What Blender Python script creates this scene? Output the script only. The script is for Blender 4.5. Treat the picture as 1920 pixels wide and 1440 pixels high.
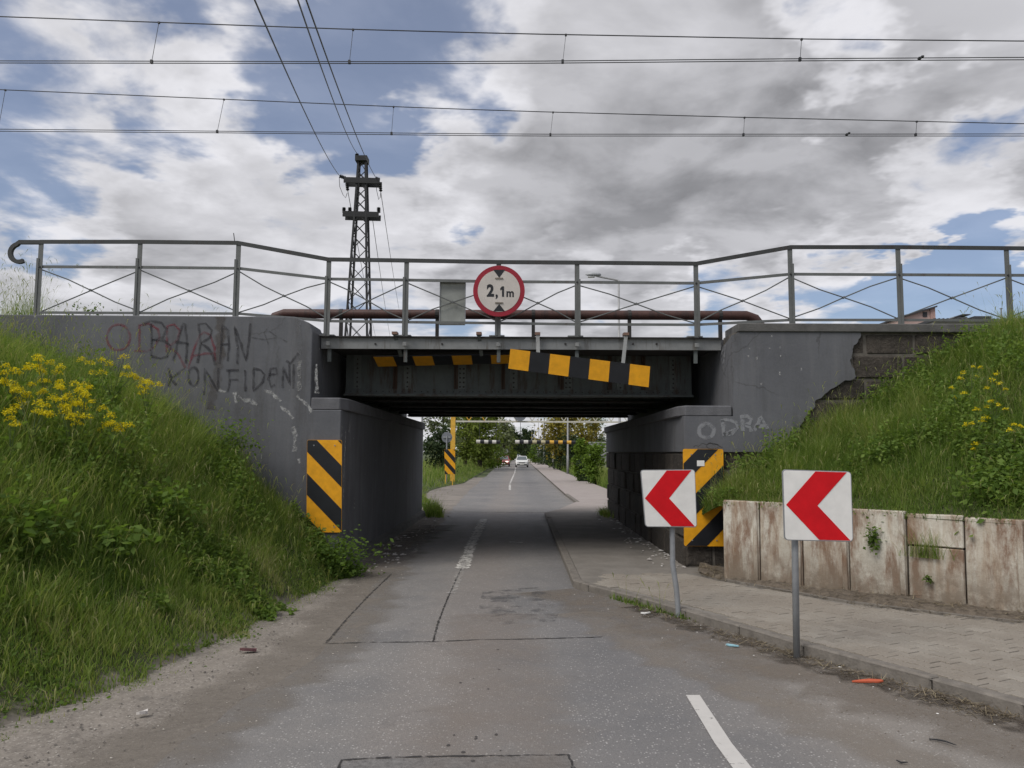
import bpy, bmesh, math, random
import numpy as np
from mathutils import Vector, Matrix, noise as mnoise

random.seed(7); rng = np.random.default_rng(7)
sc = bpy.context.scene
for o in list(bpy.data.objects): bpy.data.objects.remove(o)
COL = sc.collection
rad = math.radians

# ------------------------------------------------------------------ camera
FPX = 1480.0
CAMP = Vector((0, 0, 1.9))
CAMR = Matrix.Rotation(rad(.39), 3, 'Z') @ Matrix.Rotation(rad(90 + 4.94), 3, 'X') @ Matrix.Rotation(rad(.3), 3, 'Z')
cam = bpy.data.cameras.new('camera'); cam.sensor_width = 36; cam.lens = 36 * FPX / 1920
cam.clip_end = 6000; cam.clip_start = .05
camo = bpy.data.objects.new('camera', cam); COL.objects.link(camo)
camo.matrix_world = Matrix.Translation(CAMP) @ CAMR.to_4x4()
sc.camera = camo

# ------------------------------------------------------------------ exposure
sc.render.engine = 'CYCLES'
sc.view_settings.view_transform = 'Standard'; sc.view_settings.look = 'None'
sc.view_settings.gamma = 1; sc.view_settings.use_curve_mapping = False
sc.view_settings.exposure = 0.35
sc.cycles.max_bounces = 8; sc.cycles.transparent_max_bounces = 16

def ray(px, py): return CAMR @ Vector(((px - 960) / FPX, -(py - 720) / FPX, -1))
def at(px, py, Y):
    d = ray(px, py); return CAMP + d * (Y / d.y)
def G(px, py, z=0.0):
    d = ray(px, py); return CAMP + d * ((z - CAMP.z) / d.z)

# ------------------------------------------------------------------ node helpers
class NT:
    def __init__(s, tree): s.t = tree; s.n = tree.nodes; s.l = tree.links
    def node(s, typ, **kw):
        n = s.n.new(typ)
        for k, v in kw.items(): setattr(n, k, v)
        return n
    def put(s, sock, v):
        if isinstance(v, bpy.types.NodeSocket): s.l.new(v, sock)
        elif v is not None:
            if hasattr(sock.default_value, '__len__') and not hasattr(v, '__len__'): v = (v,) * len(sock.default_value)
            if hasattr(v, '__len__') and hasattr(sock.default_value, '__len__') and len(sock.default_value) == 4 and len(v) == 3: v = (*v, 1)
            sock.default_value = v
    def math(s, op, a, b=None, c=None, clamp=False):
        n = s.node('ShaderNodeMath', operation=op); n.use_clamp = clamp
        s.put(n.inputs[0], a); s.put(n.inputs[1], b)
        if c is not None: s.put(n.inputs[2], c)
        return n.outputs[0]
    def vmath(s, op, a, b=None, out=0):
        n = s.node('ShaderNodeVectorMath', operation=op); s.put(n.inputs[0], a)
        if b is not None: s.put(n.inputs[1], b)
        return n.outputs['Value' if out else 'Vector']
    def rng(s, v, a, b, c=0, d=1, smooth=False):
        n = s.node('ShaderNodeMapRange'); n.interpolation_type = 'SMOOTHSTEP' if smooth else 'LINEAR'
        s.put(n.inputs[0], v)
        for i, x in enumerate((a, b, c, d)): s.put(n.inputs[1 + i], x)
        return n.outputs[0]
    def mix(s, f, a, b, mode='MIX'):
        n = s.node('ShaderNodeMix', data_type='RGBA', blend_type=mode)
        s.put(n.inputs[0], f); s.put(n.inputs[6], a); s.put(n.inputs[7], b); return n.outputs[2]
    def noise(s, vec, scale, detail=4, rough=.55, dist=0, out='Fac'):
        n = s.node('ShaderNodeTexNoise'); s.put(n.inputs['Vector'], vec)
        n.inputs['Scale'].default_value = scale; n.inputs['Detail'].default_value = detail
        n.inputs['Roughness'].default_value = rough; n.inputs['Distortion'].default_value = dist
        return n.outputs[out]
    def voro(s, vec, scale, feature='F1', out='Distance', rand=1):
        n = s.node('ShaderNodeTexVoronoi', feature=feature); s.put(n.inputs['Vector'], vec)
        n.inputs['Scale'].default_value = scale; n.inputs['Randomness'].default_value = rand
        return n.outputs[out]
    def mapping(s, vec, scale=(1, 1, 1), loc=(0, 0, 0), rot=(0, 0, 0)):
        n = s.node('ShaderNodeMapping'); s.put(n.inputs[0], vec)
        n.inputs['Scale'].default_value = scale; n.inputs['Location'].default_value = loc; n.inputs['Rotation'].default_value = rot
        return n.outputs[0]
    def sep(s, v):
        n = s.node('ShaderNodeSeparateXYZ'); s.put(n.inputs[0], v); return n.outputs
    def comb(s, x, y, z):
        n = s.node('ShaderNodeCombineXYZ')
        for i, q in enumerate((x, y, z)): s.put(n.inputs[i], q)
        return n.outputs[0]

# ------------------------------------------------------------------ world: sky with clouds
SUN_EL, SUN_AZ = rad(50), rad(-130)      # azimuth from +Y towards +X
W = bpy.data.worlds.new('World'); sc.world = W; W.use_nodes = True
w = NT(W.node_tree); w.n.clear()
sky = w.node('ShaderNodeTexSky', sky_type='NISHITA'); sky.sun_disc = False
sky.sun_elevation = SUN_EL; sky.sun_rotation = SUN_AZ; sky.air_density = 1.0; sky.dust_density = .8; sky.ozone_density = 1.2
gen = w.node('ShaderNodeTexCoord').outputs['Generated']
dirv = w.vmath('NORMALIZE', gen)
sx, sy, sz = w.sep(dirv)
den = w.math('ADD', w.math('MAXIMUM', sz, 0.0), .16)
uv = w.comb(w.math('DIVIDE', sx, den), w.math('DIVIDE', sy, den), 0.0)
warp = w.noise(uv, 2.0, 5, .6)
warpc = w.noise(uv, 2.6, 5, .6, out='Color')
dirw = w.vmath('NORMALIZE', w.vmath('ADD', dirv, w.vmath('MULTIPLY', w.vmath('SUBTRACT', warpc, (.5, .5, .5)), (.32, .32, .32))))
bias = None
def blob(px, py, r, wt):
    global bias
    c = ray(px, py).normalized()
    d = w.vmath('DOT_PRODUCT', dirw, tuple(c), out=1)
    g = w.math('MULTIPLY', w.rng(d, math.cos(rad(r)), 1.0, 0, 1, True), wt)
    bias = g if bias is None else w.math('ADD', bias, g)
for b in ((1350, 240, 26, .26), (1800, 180, 14, .16), (1560, 420, 12, .08), (1150, 430, 14, .12), (300, 290, 9, .13), (120, 540, 12, .16), (560, 440, 9, .10), (430, 120, 7, .06), (60, 120, 5, .08), (890, 420, 5, .16),
          (170, 40, 9, -.17), (620, 230, 7, -.22), (800, 40, 9, -.26), (30, 330, 7, -.15), (60, 420, 6, -.10), (330, 190, 5, -.10), (420, 20, 6, -.1),
          (1590, 70, 5, -.50), (1810, 370, 5, -.32), (1700, 355, 5, -.12), (1560, 560, 6, -.40), (1790, 555, 6.5, -.46), (1330, 575, 5, -.30), (1080, 565, 4, -.22)):
    blob(*b)
n1 = w.noise(uv, 2.5, 8, .54, .25)
n2 = w.noise(w.vmath('ADD', uv, (7.3, 2.1, 0)), 1.15, 6, .5, .3)
n3 = w.noise(w.vmath('ADD', uv, (.04, .12, 0)), 2.5, 6, .54, .25)
dens = w.math('ADD', w.math('SUBTRACT', n1, .455), bias)
cover = w.rng(dens, -.08, .10, 0, 1, True)
thick = w.rng(dens, .06, .42, 0, 1, True)
relief = w.rng(w.math('SUBTRACT', n1, n3), -.10, .10, -.10, .10)
lum = w.math('SUBTRACT', .68, w.math('MULTIPLY', thick, w.rng(n2, .33, .66, .36, .20)))
lum = w.math('ADD', lum, relief)
lum = w.math('MULTIPLY', lum, 10.0)
ccol = w.mix(1.0, w.comb(lum, lum, lum), (.99, .985, 1.03), 'MULTIPLY')
skyc = w.mix(1.0, sky.outputs[0], (.74, .80, .92), 'MULTIPLY')
final = w.mix(w.rng(cover, 0, 1, .22, .97), skyc, ccol)
bg = w.node('ShaderNodeBackground'); w.put(bg.inputs[0], final); bg.inputs[1].default_value = .085
wo = w.node('ShaderNodeOutputWorld'); w.l.new(bg.outputs[0], wo.inputs[0])

sun = bpy.data.lights.new('sun', 'SUN'); sun.energy = 2.0; sun.angle = rad(35); sun.color = (1, .96, .9)
suno = bpy.data.objects.new('sun', sun); COL.objects.link(suno)
sd = Vector((math.sin(SUN_AZ) * math.cos(SUN_EL), math.cos(SUN_AZ) * math.cos(SUN_EL), math.sin(SUN_EL)))
suno.rotation_euler = sd.to_track_quat('Z', 'Y').to_euler(); suno.location = (-20, 30, 40)

# ------------------------------------------------------------------ materials
MATS = {}
def mat(name, fn=None, col=(.5, .5, .5), rough=.6, metal=0.0, var=.15, vscale=6.0, bump=0.0, bscale=40.0, spec=.4):
    if name in MATS: return MATS[name]
    m = bpy.data.materials.new(name); m.use_nodes = True
    t = NT(m.node_tree); bs = t.n['Principled BSDF']
    oc = t.node('ShaderNodeTexCoord').outputs['Object']
    gp = t.node('ShaderNodeNewGeometry').outputs['Position']
    bs.inputs['Roughness'].default_value = rough; bs.inputs['Metallic'].default_value = metal
    bs.inputs['Specular IOR Level'].default_value = spec
    if fn: fn(t, bs, gp, oc)
    else:
        n = t.noise(gp, vscale, 5, .6)
        c = t.mix(t.rng(n, .3, .7), tuple(x * (1 - var) for x in col), tuple(min(1, x * (1 + var)) for x in col))
        t.put(bs.inputs['Base Color'], c)
        if bump: bumpn(t, bs, t.noise(gp, bscale, 4), bump)
    MATS[name] = m; return m
def bumpn(t, bs, h, strength, dist=.02):
    b = t.node('ShaderNodeBump'); b.inputs['Strength'].default_value = strength; b.inputs['Distance'].default_value = dist
    t.put(b.inputs['Height'], h); t.l.new(b.outputs[0], bs.inputs['Normal'])

def f_asphalt(t, bs, gp, oc):
    big = t.noise(gp, .55, 5, .6, .4); mid = t.noise(gp, 3.2, 6, .65)
    c = t.mix(t.rng(big, .35, .65), (.165, .16, .158), (.225, .212, .20))
    c = t.mix(t.math('MULTIPLY', t.rng(mid, .45, .75), .5), c, (.24, .222, .205))
    x, y, z = t.sep(gp)
    xx = t.math('ADD', x, t.math('MULTIPLY', t.noise(gp, .9, 3), .8))
    # dusty brownish strip along the lane centre and the kerb side, darker worn wheel tracks
    lane = t.math('SUBTRACT', 1.0, t.rng(t.math('ABSOLUTE', t.math('ADD', xx, .15)), .15, .75, 0, 1, True))
    c = t.mix(t.math('MULTIPLY', lane, .5), c, (.25, .218, .192))
    track = t.math('SUBTRACT', 1.0, t.rng(t.math('ABSOLUTE', t.math('SUBTRACT', xx, 1.25)), .1, .7, 0, 1, True))
    c = t.mix(t.math('MULTIPLY', track, .35), c, (.125, .125, .132))
    edge = t.rng(xx, 1.9, 3.0, 0, 1, True)
    c = t.mix(t.math('MULTIPLY', edge, .5), c, (.27, .235, .195))
    # aggregate chips
    vc = t.voro(gp, 55, out='Color'); r, g, b = t.sep(vc)
    vd = t.voro(gp, 55)
    chip = t.math('MULTIPLY', t.math('GREATER_THAN', r, .80), t.math('LESS_THAN', vd, .38))
    c = t.mix(t.math('MULTIPLY', chip, t.rng(g, 0, 1, .15, .75)), c, (.55, .53, .50))
    v2 = t.voro(gp, 130, out='Color'); r2, g2, b2 = t.sep(v2)
    c = t.mix(t.rng(r2, 0, 1, 0, .35), c, (.07, .07, .07))
    stain = t.rng(t.noise(gp, 1.7, 7, .7, .6), .60, .72, 0, .45)
    c = t.mix(stain, c, (.085, .08, .078))
    t.put(bs.inputs['Base Color'], c)
    t.put(bs.inputs['Roughness'], t.rng(mid, .3, .7, .62, .9))
    bumpn(t, bs, t.math('ADD', t.voro(gp, 90), t.noise(gp, 30, 4)), .35, .006)
def f_dirt(t, bs, gp, oc):
    a = t.noise(gp, .9, 6, .65, .3); b = t.noise(gp, 14, 6, .7)
    c = t.mix(t.rng(a, .35, .65), (.135, .118, .102), (.235, .207, .178))
    c = t.mix(t.rng(b, .4, .7, 0, .6), c, (.30, .27, .235))
    v = t.voro(gp, 80, out='Color'); r, g, bb = t.sep(v)
    c = t.mix(t.math('MULTIPLY', t.math('GREATER_THAN', r, .86), t.math('MULTIPLY', g, .7)), c, (.08, .07, .06))
    c = t.mix(t.math('MULTIPLY', t.math('GREATER_THAN', bb, .95), .45), c, (.42, .39, .35))
    c = t.mix(t.rng(t.noise(gp, 2.3, 5, .7), .60, .70, 0, .6), c, (.10, .09, .08))
    t.put(bs.inputs['Base Color'], c); bumpn(t, bs, t.math('ADD', t.noise(gp, 60, 4), b), .5, .010)
def f_plaster(t, bs, gp, oc):
    a = t.noise(gp, .8, 6, .6, .5); st = t.noise(t.mapping(gp, (5, 5, .5)), 1.0, 6, .65); f = t.noise(gp, 25, 5, .6)
    c = t.mix(t.rng(a, .3, .7), (.082, .084, .092), (.126, .129, .139))
    c = t.mix(t.rng(st, .50, .72, 0, .5), c, (.155, .154, .157))
    c = t.mix(t.rng(t.noise(t.mapping(gp, (3, 3, .35), (3, 1, 2)), 1.2, 6, .7), .52, .72, 0, .6), c, (.056, .053, .050))
    c = t.mix(t.rng(f, .35, .7, 0, .22), c, (.145, .145, .152))
    pk = t.noise(t.mapping(gp, (1, 1, .7)), 9, 3, .5)
    c = t.mix(t.rng(pk, .735, .76, 0, .6), c, (.42, .41, .40))
    cr = t.voro(t.vmath('ADD', gp, t.vmath('MULTIPLY', t.noise(gp, 3, 4, out='Color'), (.3, .3, .3))), .75, 'DISTANCE_TO_EDGE')
    crn = t.math('MULTIPLY', t.rng(cr, .0, .010, 1, 0), t.rng(t.noise(gp, .7, 2), .5, .6, 0, .55))
    c = t.mix(crn, c, (.045, .043, .042))
    t.put(bs.inputs['Base Color'], c)
    bumpn(t, bs, t.math('ADD', t.noise(gp, 7, 5), t.math('MULTIPLY', f, .3)), .25, .02)
def f_stone(t, bs, gp, oc):
    oi = t.node('ShaderNodeObjectInfo').outputs['Random']
    a = t.noise(gp, 4, 6, .7, .4); b = t.noise(gp, 22, 6, .7)
    c = t.mix(oi, (.040, .033, .027), (.085, .071, .058))
    c = t.mix(t.rng(a, .4, .7, 0, .8), c, (.028, .024, .02))
    c = t.mix(t.rng(b, .5, .75, 0, .5), c, (.17, .145, .12))
    t.put(bs.inputs['Base Color'], c); bumpn(t, bs, t.math('ADD', a, b), .9, .05)
def f_slab(t, bs, gp, oc):
    oi = t.node('ShaderNodeObjectInfo').outputs['Random']
    x, y, z = t.sep(gp)
    off = t.comb(t.math('MULTIPLY', oi, 13.), t.math('MULTIPLY', oi, 7.), 0.)
    p = t.vmath('ADD', gp, off)
    st = t.noise(t.mapping(p, (6.0, 6.0, .7)), 1.0, 7, .65, .1); a = t.noise(p, 2.2, 6, .65, .4); f = t.noise(gp, 30, 5, .65)
    c = t.mix(t.rng(a, .3, .7), (.42, .385, .32), (.60, .575, .50))
    c = t.mix(t.rng(st, .45, .66, 0, .7), c, (.28, .185, .11))
    c = t.mix(t.rng(t.noise(t.mapping(p, (4.2, 4.2, 1.3)), 1.0, 8, .72, .15), .46, .60, 0, .85), c, (.16, .08, .042))
    mud = t.math('MULTIPLY', t.rng(z, .85, .1, 0, 1, True), t.rng(t.noise(p, 5, 6, .7), .3, .55, .2, .95))
    c = t.mix(mud, c, (.17, .135, .10))
    c = t.mix(t.rng(f, .5, .75, 0, .4), c, (.2, .16, .12))
    t.put(bs.inputs['Base Color'], c); bumpn(t, bs, t.math('ADD', f, a), .35, .015)
def f_paver(t, bs, gp, oc):
    oi = t.node('ShaderNodeObjectInfo').outputs['Random']
    a = t.noise(gp, 1.1, 5, .65); f = t.noise(gp, 40, 5, .7)
    c = t.mix(oi, (.21, .188, .158), (.285, .258, .22))
    c = t.mix(t.rng(a, .36, .58, 0, .75), c, (.20, .172, .14))
    c = t.mix(t.rng(f, .45, .7, 0, .35), c, (.34, .31, .27))
    t.put(bs.inputs['Base Color'], c); bumpn(t, bs, f, .4, .006)
def f_walk(t, bs, gp, oc):
    x, y, z = t.sep(gp)
    a = t.noise(gp, 1.3, 6, .65, .3); f = t.noise(gp, 30, 6, .7)
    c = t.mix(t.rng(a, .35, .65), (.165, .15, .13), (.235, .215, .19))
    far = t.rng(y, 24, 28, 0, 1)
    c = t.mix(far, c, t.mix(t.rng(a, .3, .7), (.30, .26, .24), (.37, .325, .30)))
    c = t.mix(t.rng(f, .45, .7, 0, .4), c, (.11, .10, .09))
    t.put(bs.inputs['Base Color'], c); bumpn(t, bs, f, .4, .006)
def f_steel(col, rust, amt):
    def fn(t, bs, gp, oc):
        a = t.noise(gp, 5, 6, .65, .3); st = t.noise(t.mapping(gp, (9, 9, 1.2)), 1.0, 6, .7)
        c = t.mix(t.rng(a, .3, .7), tuple(x * .85 for x in col), tuple(x * 1.15 for x in col))
        c = t.mix(t.rng(st, .60 - amt, .75 - amt, 0, .85), c, rust)
        t.put(bs.inputs['Base Color'], c); bumpn(t, bs, t.noise(gp, 50, 4), .15, .005)
    return fn
def f_ground(t, bs, gp, oc):
    a = t.noise(gp, .25, 6, .65); b = t.noise(gp, 6, 5, .7)
    c = t.mix(t.rng(a, .35, .65), (.05, .07, .022), (.10, .115, .045))
    c = t.mix(t.rng(b, .4, .7, 0, .6), c, (.035, .05, .018))
    t.put(bs.inputs['Base Color'], c); bumpn(t, bs, b, .5, .05)
def f_soil(t, bs, gp, oc):
    a = t.noise(gp, 3, 6, .65)
    c = t.mix(t.rng(a, .35, .65), (.040, .048, .018), (.070, .078, .032))
    zc = t.math('ADD', t.sep(gp)[2], t.math('MULTIPLY', t.math('SUBTRACT', t.noise(gp, 4, 5, .65), .5), .35))
    c = t.mix(t.rng(zc, .10, .0, 0, 1, True), c, (.20, .175, .145))
    t.put(bs.inputs['Base Color'], c)
def foliage(ramp, trans=.35):
    def fn(t, bs, gp, oc):
        at_ = t.node('ShaderNodeAttribute', attribute_name='tint').outputs['Fac']
        cr = t.node('ShaderNodeValToRGB'); t.put(cr.inputs[0], at_)
        e = cr.color_ramp.elements
        while len(e) < len(ramp): e.new(.5)
        for el, (p, c) in zip(e, ramp): el.position = p; el.color = (*c, 1)
        t.put(bs.inputs['Base Color'], cr.outputs[0]); bs.inputs['Roughness'].default_value = .65; bs.inputs['Specular IOR Level'].default_value = .12
        tr = t.node('ShaderNodeBsdfTranslucent'); t.put(tr.inputs[0], t.mix(1, cr.outputs[0], (1.25, 1.3, .7), 'MULTIPLY'))
        mx = t.node('ShaderNodeMixShader'); mx.inputs[0].default_value = trans
        out = t.n['Material Output']
        t.l.new(bs.outputs[0], mx.inputs[1]); t.l.new(tr.outputs[0], mx.inputs[2]); t.l.new(mx.outputs[0], out.inputs[0])
    return fn
def f_worn(col, lo, hi, sc_=9, soft=False, top=1.0):
    # paint with wear: bits missing where the noise is low; UV.x runs across the stroke
    def fn(t, bs, gp, oc):
        t.put(bs.inputs['Base Color'], t.mix(t.noise(gp, 12, 4), tuple(c * .85 for c in col), col))
        n = t.noise(gp, sc_, 7, .7)
        a = t.rng(n, lo, hi, 0, top)
        if soft:
            u = t.sep(t.node('ShaderNodeUVMap').outputs[0])[0]
            e = t.rng(t.math('ABSOLUTE', t.math('SUBTRACT', u, .5)), .22, .5, 1, 0, True)
            a = t.math('MULTIPLY', a, e)
        tr = t.node('ShaderNodeBsdfTransparent'); mx = t.node('ShaderNodeMixShader'); t.put(mx.inputs[0], a)
        out = t.n['Material Output']
        t.l.new(tr.outputs[0], mx.inputs[1]); t.l.new(bs.outputs[0], mx.inputs[2]); t.l.new(mx.outputs[0], out.inputs[0])
    return fn

M_asph = mat('asphalt', f_asphalt, rough=.8); M_dirt = mat('dirt', f_dirt, rough=.95); M_ground = mat('meadow_ground', f_ground, rough=.95)
M_soil = mat('grass_soil', f_soil, rough=1.0)
M_plaster = mat('grey_plaster', f_plaster, rough=.85); M_stone = mat('dark_stone', f_stone, rough=.9)
M_mortar = mat('mortar', col=(.115, .103, .088), rough=.95, var=.3, bump=.4)
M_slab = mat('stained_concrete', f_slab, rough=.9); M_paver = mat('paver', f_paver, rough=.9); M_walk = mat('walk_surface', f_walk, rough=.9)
M_kerb = mat('kerb_concrete', col=(.165, .148, .128), rough=.9, var=.25, vscale=9, bump=.4)
M_conc = mat('plain_concrete', col=(.10, .097, .092), rough=.9, var=.25, vscale=4, bump=.35)
M_cope = mat('coping_concrete', col=(.115, .115, .122), rough=.9, var=.2, vscale=4, bump=.35)
M_rail = mat('railing_steel', f_steel((.115, .12, .116), (.07, .045, .035), .02), rough=.55, metal=.0)
M_railtop = mat('railing_top_steel', f_steel((.040, .042, .041), (.035, .022, .018), .06), rough=.6)
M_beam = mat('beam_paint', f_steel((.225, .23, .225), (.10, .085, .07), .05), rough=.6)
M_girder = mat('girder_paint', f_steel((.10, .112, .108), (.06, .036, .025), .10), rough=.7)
M_rust = mat('rust_streak_steel', f_steel((.085, .062, .048), (.055, .03, .02), .15), rough=.85)
M_plate = mat('cover_plate_paint', f_steel((.13, .142, .135), (.07, .042, .03), .06), rough=.7)
M_rivet = mat('rivet_dark', col=(.045, .04, .036), rough=.8)
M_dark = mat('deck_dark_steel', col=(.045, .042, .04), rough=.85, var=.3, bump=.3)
M_pipe = mat('brown_pipe', f_steel((.075, .034, .027), (.03, .02, .018), .1), rough=.55)
M_galv = mat('galvanised_steel', col=(.27, .28, .29), rough=.5, metal=.25, var=.12, vscale=12)
M_back = mat('sign_back_grey', f_steel((.25, .26, .24), (.16, .13, .08), .02), rough=.6)
M_yel = mat('reflective_yellow', col=(.72, .33, .008), rough=.5, var=.13, vscale=9)
M_blk = mat('sign_black', col=(.012, .013, .016), rough=.45, var=.2)
M_white = mat('sign_white', col=(.74, .725, .69), rough=.45, var=.07, vscale=7)
M_red = mat('sign_red', col=(.58, .008, .014), rough=.45, var=.10, vscale=7, spec=.2)
M_dred = mat('old_sign_red', col=(.27, .008, .022), rough=.45, var=.12)
M_dwhite = mat('old_sign_white', col=(.50, .46, .42), rough=.5, var=.08)
M_wire = mat('wire', col=(.03, .03, .032), rough=.5); M_pylon = mat('pylon_steel', col=(.014, .0145, .015), rough=.6, var=.2)
M_paint = mat('road_paint', f_worn((.55, .53, .50), .30, .40, 14), rough=.7)
M_paintworn = mat('road_paint_worn', f_worn((.62, .60, .56), .42, .50, 8), rough=.75)
M_paintfaint = mat('road_paint_faint', f_worn((.48, .46, .43), .47, .60, 9, top=.7), rough=.75)
M_tar = mat('tar_crack', f_worn((.035, .033, .032), .38, .5, 10, True, .9), rough=.8)
M_patch = mat('asphalt_patch', col=(.165, .158, .152), rough=.9, var=.3, vscale=25, bump=.6, bscale=80)
M_gblack = mat('graffiti_black', f_worn((.035, .034, .04), .30, .62, 6, True, .72), rough=.7)
M_gred = mat('graffiti_red', f_worn((.20, .03, .045), .30, .65, 6, True, .62), rough=.7)
M_gwhite = mat('graffiti_white', f_worn((.31, .315, .33), .25, .5, 6, True, .7), rough=.7)
M_scuff = mat('lime_scuff', f_worn((.46, .46, .45), .36, .60, 14, True, .8), rough=.8)

# ------------------------------------------------------------------ mesh builder
def tag(o, label=None, cat=None, group=None, kind=None):
    if label: o['label'] = label
    if cat: o['category'] = cat
    if group: o['group'] = group
    if kind: o['kind'] = kind
    return o
def empty(name, loc=(0, 0, 0)):
    o = bpy.data.objects.new(name, None); COL.objects.link(o); o.location = loc; o.empty_display_size = .1; return o
def thing(name, label, cat, loc=(0, 0, 0), group=None): return tag(empty(name, loc), label, cat, group)

def wloc(o):
    v = Vector((0, 0, 0))
    while o: v += o.location; o = o.parent
    return v
class MB:
    def __init__(s): s.v = []; s.f = []; s.uv = None
    def add(s, vs, fs):
        b = len(s.v); s.v += [tuple(v) for v in vs]; s.f += [tuple(b + i for i in f) for f in fs]; return s
    def box(s, x0, x1, y0, y1, z0, z1, ch=0.0):
        if x0 > x1: x0, x1 = x1, x0
        return s.hexa([(x0, y0, z0), (x1, y0, z0), (x1, y1, z0), (x0, y1, z0), (x0, y0, z1), (x1, y0, z1), (x1, y1, z1), (x0, y1, z1)])
    def hexa(s, p): return s.add(p, [(3, 2, 1, 0), (4, 5, 6, 7), (0, 1, 5, 4), (1, 2, 6, 5), (2, 3, 7, 6), (3, 0, 4, 7)])
    def cbox(s, x0, x1, y0, y1, z0, z1, c, jit=0.0):
        # chamfered box with jittered corners
        vs = []; idx = {}
        for i, x in enumerate((x0, x1)):
            for j, y in enumerate((y0, y1)):
                for k, z in enumerate((z0, z1)):
                    j3 = Vector((random.uniform(-jit, jit), random.uniform(-jit, jit), random.uniform(-jit, jit)))
                    sxx, syy, szz = (1 if i == 0 else -1), (1 if j == 0 else -1), (1 if k == 0 else -1)
                    for a in range(3):
                        q = Vector((x + sxx * c, y + syy * c, z + szz * c)); q[a] = (x, y, z)[a]
                        idx[(i, j, k, a)] = len(vs); vs.append(q + j3)
        fs = []
        I = lambda i, j, k, a: idx[(i, j, k, a)]
        for a in range(3):
            for sd_ in (0, 1):
                def key(p, q):
                    t_ = [0, 0, 0]; t_[a] = sd_; o_ = [n for n in range(3) if n != a]; t_[o_[0]] = p; t_[o_[1]] = q; return I(*t_, a)
                fs.append((key(0, 0), key(1, 0), key(1, 1), key(0, 1)))
        for a in range(3):
            b1, b2 = [n for n in range(3) if n != a]
            for p in (0, 1):
                for q in (0, 1):
                    def key(r, ax):
                        t_ = [0, 0, 0]; t_[a] = r; t_[b1] = p; t_[b2] = q; return I(*t_, ax)
                    fs.append((key(0, b1), key(1, b1), key(1, b2), key(0, b2)))
        for i in (0, 1):
            for j in (0, 1):
                for k in (0, 1): fs.append((I(i, j, k, 0), I(i, j, k, 1), I(i, j, k, 2)))
        return s.add(vs, fs)
    def prism(s, poly, vec):
        n = len(poly); vec = Vector(vec); a = [Vector(p) for p in poly]; b = [p + vec for p in a]
        return s.add(a + b, [tuple(range(n))[::-1], tuple(range(n, 2 * n))] + [(i, (i + 1) % n, n + (i + 1) % n, n + i) for i in range(n)])
    def tube(s, pts, r, n=6, cap=True):
        pts = [Vector(p) for p in pts]; rs = r if hasattr(r, '__len__') else [r] * len(pts)
        vs = []; up = None
        for i, p in enumerate(pts):
            t = (pts[min(i + 1, len(pts) - 1)] - pts[max(i - 1, 0)]).normalized()
            if up is None: up = Vector((0, 0, 1)) if abs(t.z) < .9 else Vector((0, 1, 0))
            sd_ = t.cross(up).normalized(); up = sd_.cross(t).normalized()
            for k in range(n):
                a = 2 * math.pi * (k + .5) / n; vs.append(p + (sd_ * math.cos(a) + up * math.sin(a)) * rs[i])
        fs = []
        for i in range(len(pts) - 1):
            for k in range(n):
                fs.append((i * n + k, i * n + (k + 1) % n, (i + 1) * n + (k + 1) % n, (i + 1) * n + k))
        if cap: fs += [tuple(range(n))[::-1], tuple((len(pts) - 1) * n + k for k in range(n))]
        return s.add(vs, fs)
    def bar(s, p, q, wd, ht, up=(0, 0, 1)):
        p, q = Vector(p), Vector(q); t = (q - p).normalized(); up = Vector(up)
        if abs(t.dot(up)) > .95: up = Vector((0, 1, 0))
        sd_ = t.cross(up).normalized() * wd / 2; u = sd_.cross(t).normalized() * ht / 2
        return s.hexa([p - sd_ - u, p + sd_ - u, q + sd_ - u, q - sd_ - u, p - sd_ + u, p + sd_ + u, q + sd_ + u, q - sd_ + u])
    def build(s, name, m, parent=None, smooth=False, origin=None, uvs=None, bevel=0.0):
        off = wloc(parent) if parent else Vector(origin or (0, 0, 0))
        me = bpy.data.meshes.new(name)
        me.from_pydata([(v[0] - off.x, v[1] - off.y, v[2] - off.z) for v in s.v], [], s.f)
        bm = bmesh.new(); bm.from_mesh(me); bmesh.ops.recalc_face_normals(bm, faces=bm.faces)
        if bevel: bmesh.ops.bevel(bm, geom=list(bm.edges), offset=bevel, segments=1, affect='EDGES', clamp_overlap=True)
        bm.to_mesh(me); bm.free()
        if smooth: me.polygons.foreach_set('use_smooth', [True] * len(me.polygons))
        me.materials.append(m)
        o = bpy.data.objects.new(name, me); COL.objects.link(o)
        if parent: o.parent = parent
        else: o.location = off
        return o
def sheet(name, poly, m, parent=None, kind='structure', sub=0):
    """flat polygon sheet facing up"""
    me = bpy.data.meshes.new(name); bm = bmesh.new()
    vs = [bm.verts.new(p) for p in poly]; f = bm.faces.new(vs); bm.normal_update()
    if f.normal.z < 0: f.normal_flip()
    bmesh.ops.triangulate(bm, faces=bm.faces); bm.to_mesh(me); bm.free(); me.materials.append(m)
    o = bpy.data.objects.new(name, me); COL.objects.link(o)
    if parent: o.parent = parent
    elif kind: o['kind'] = kind
    return o
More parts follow.
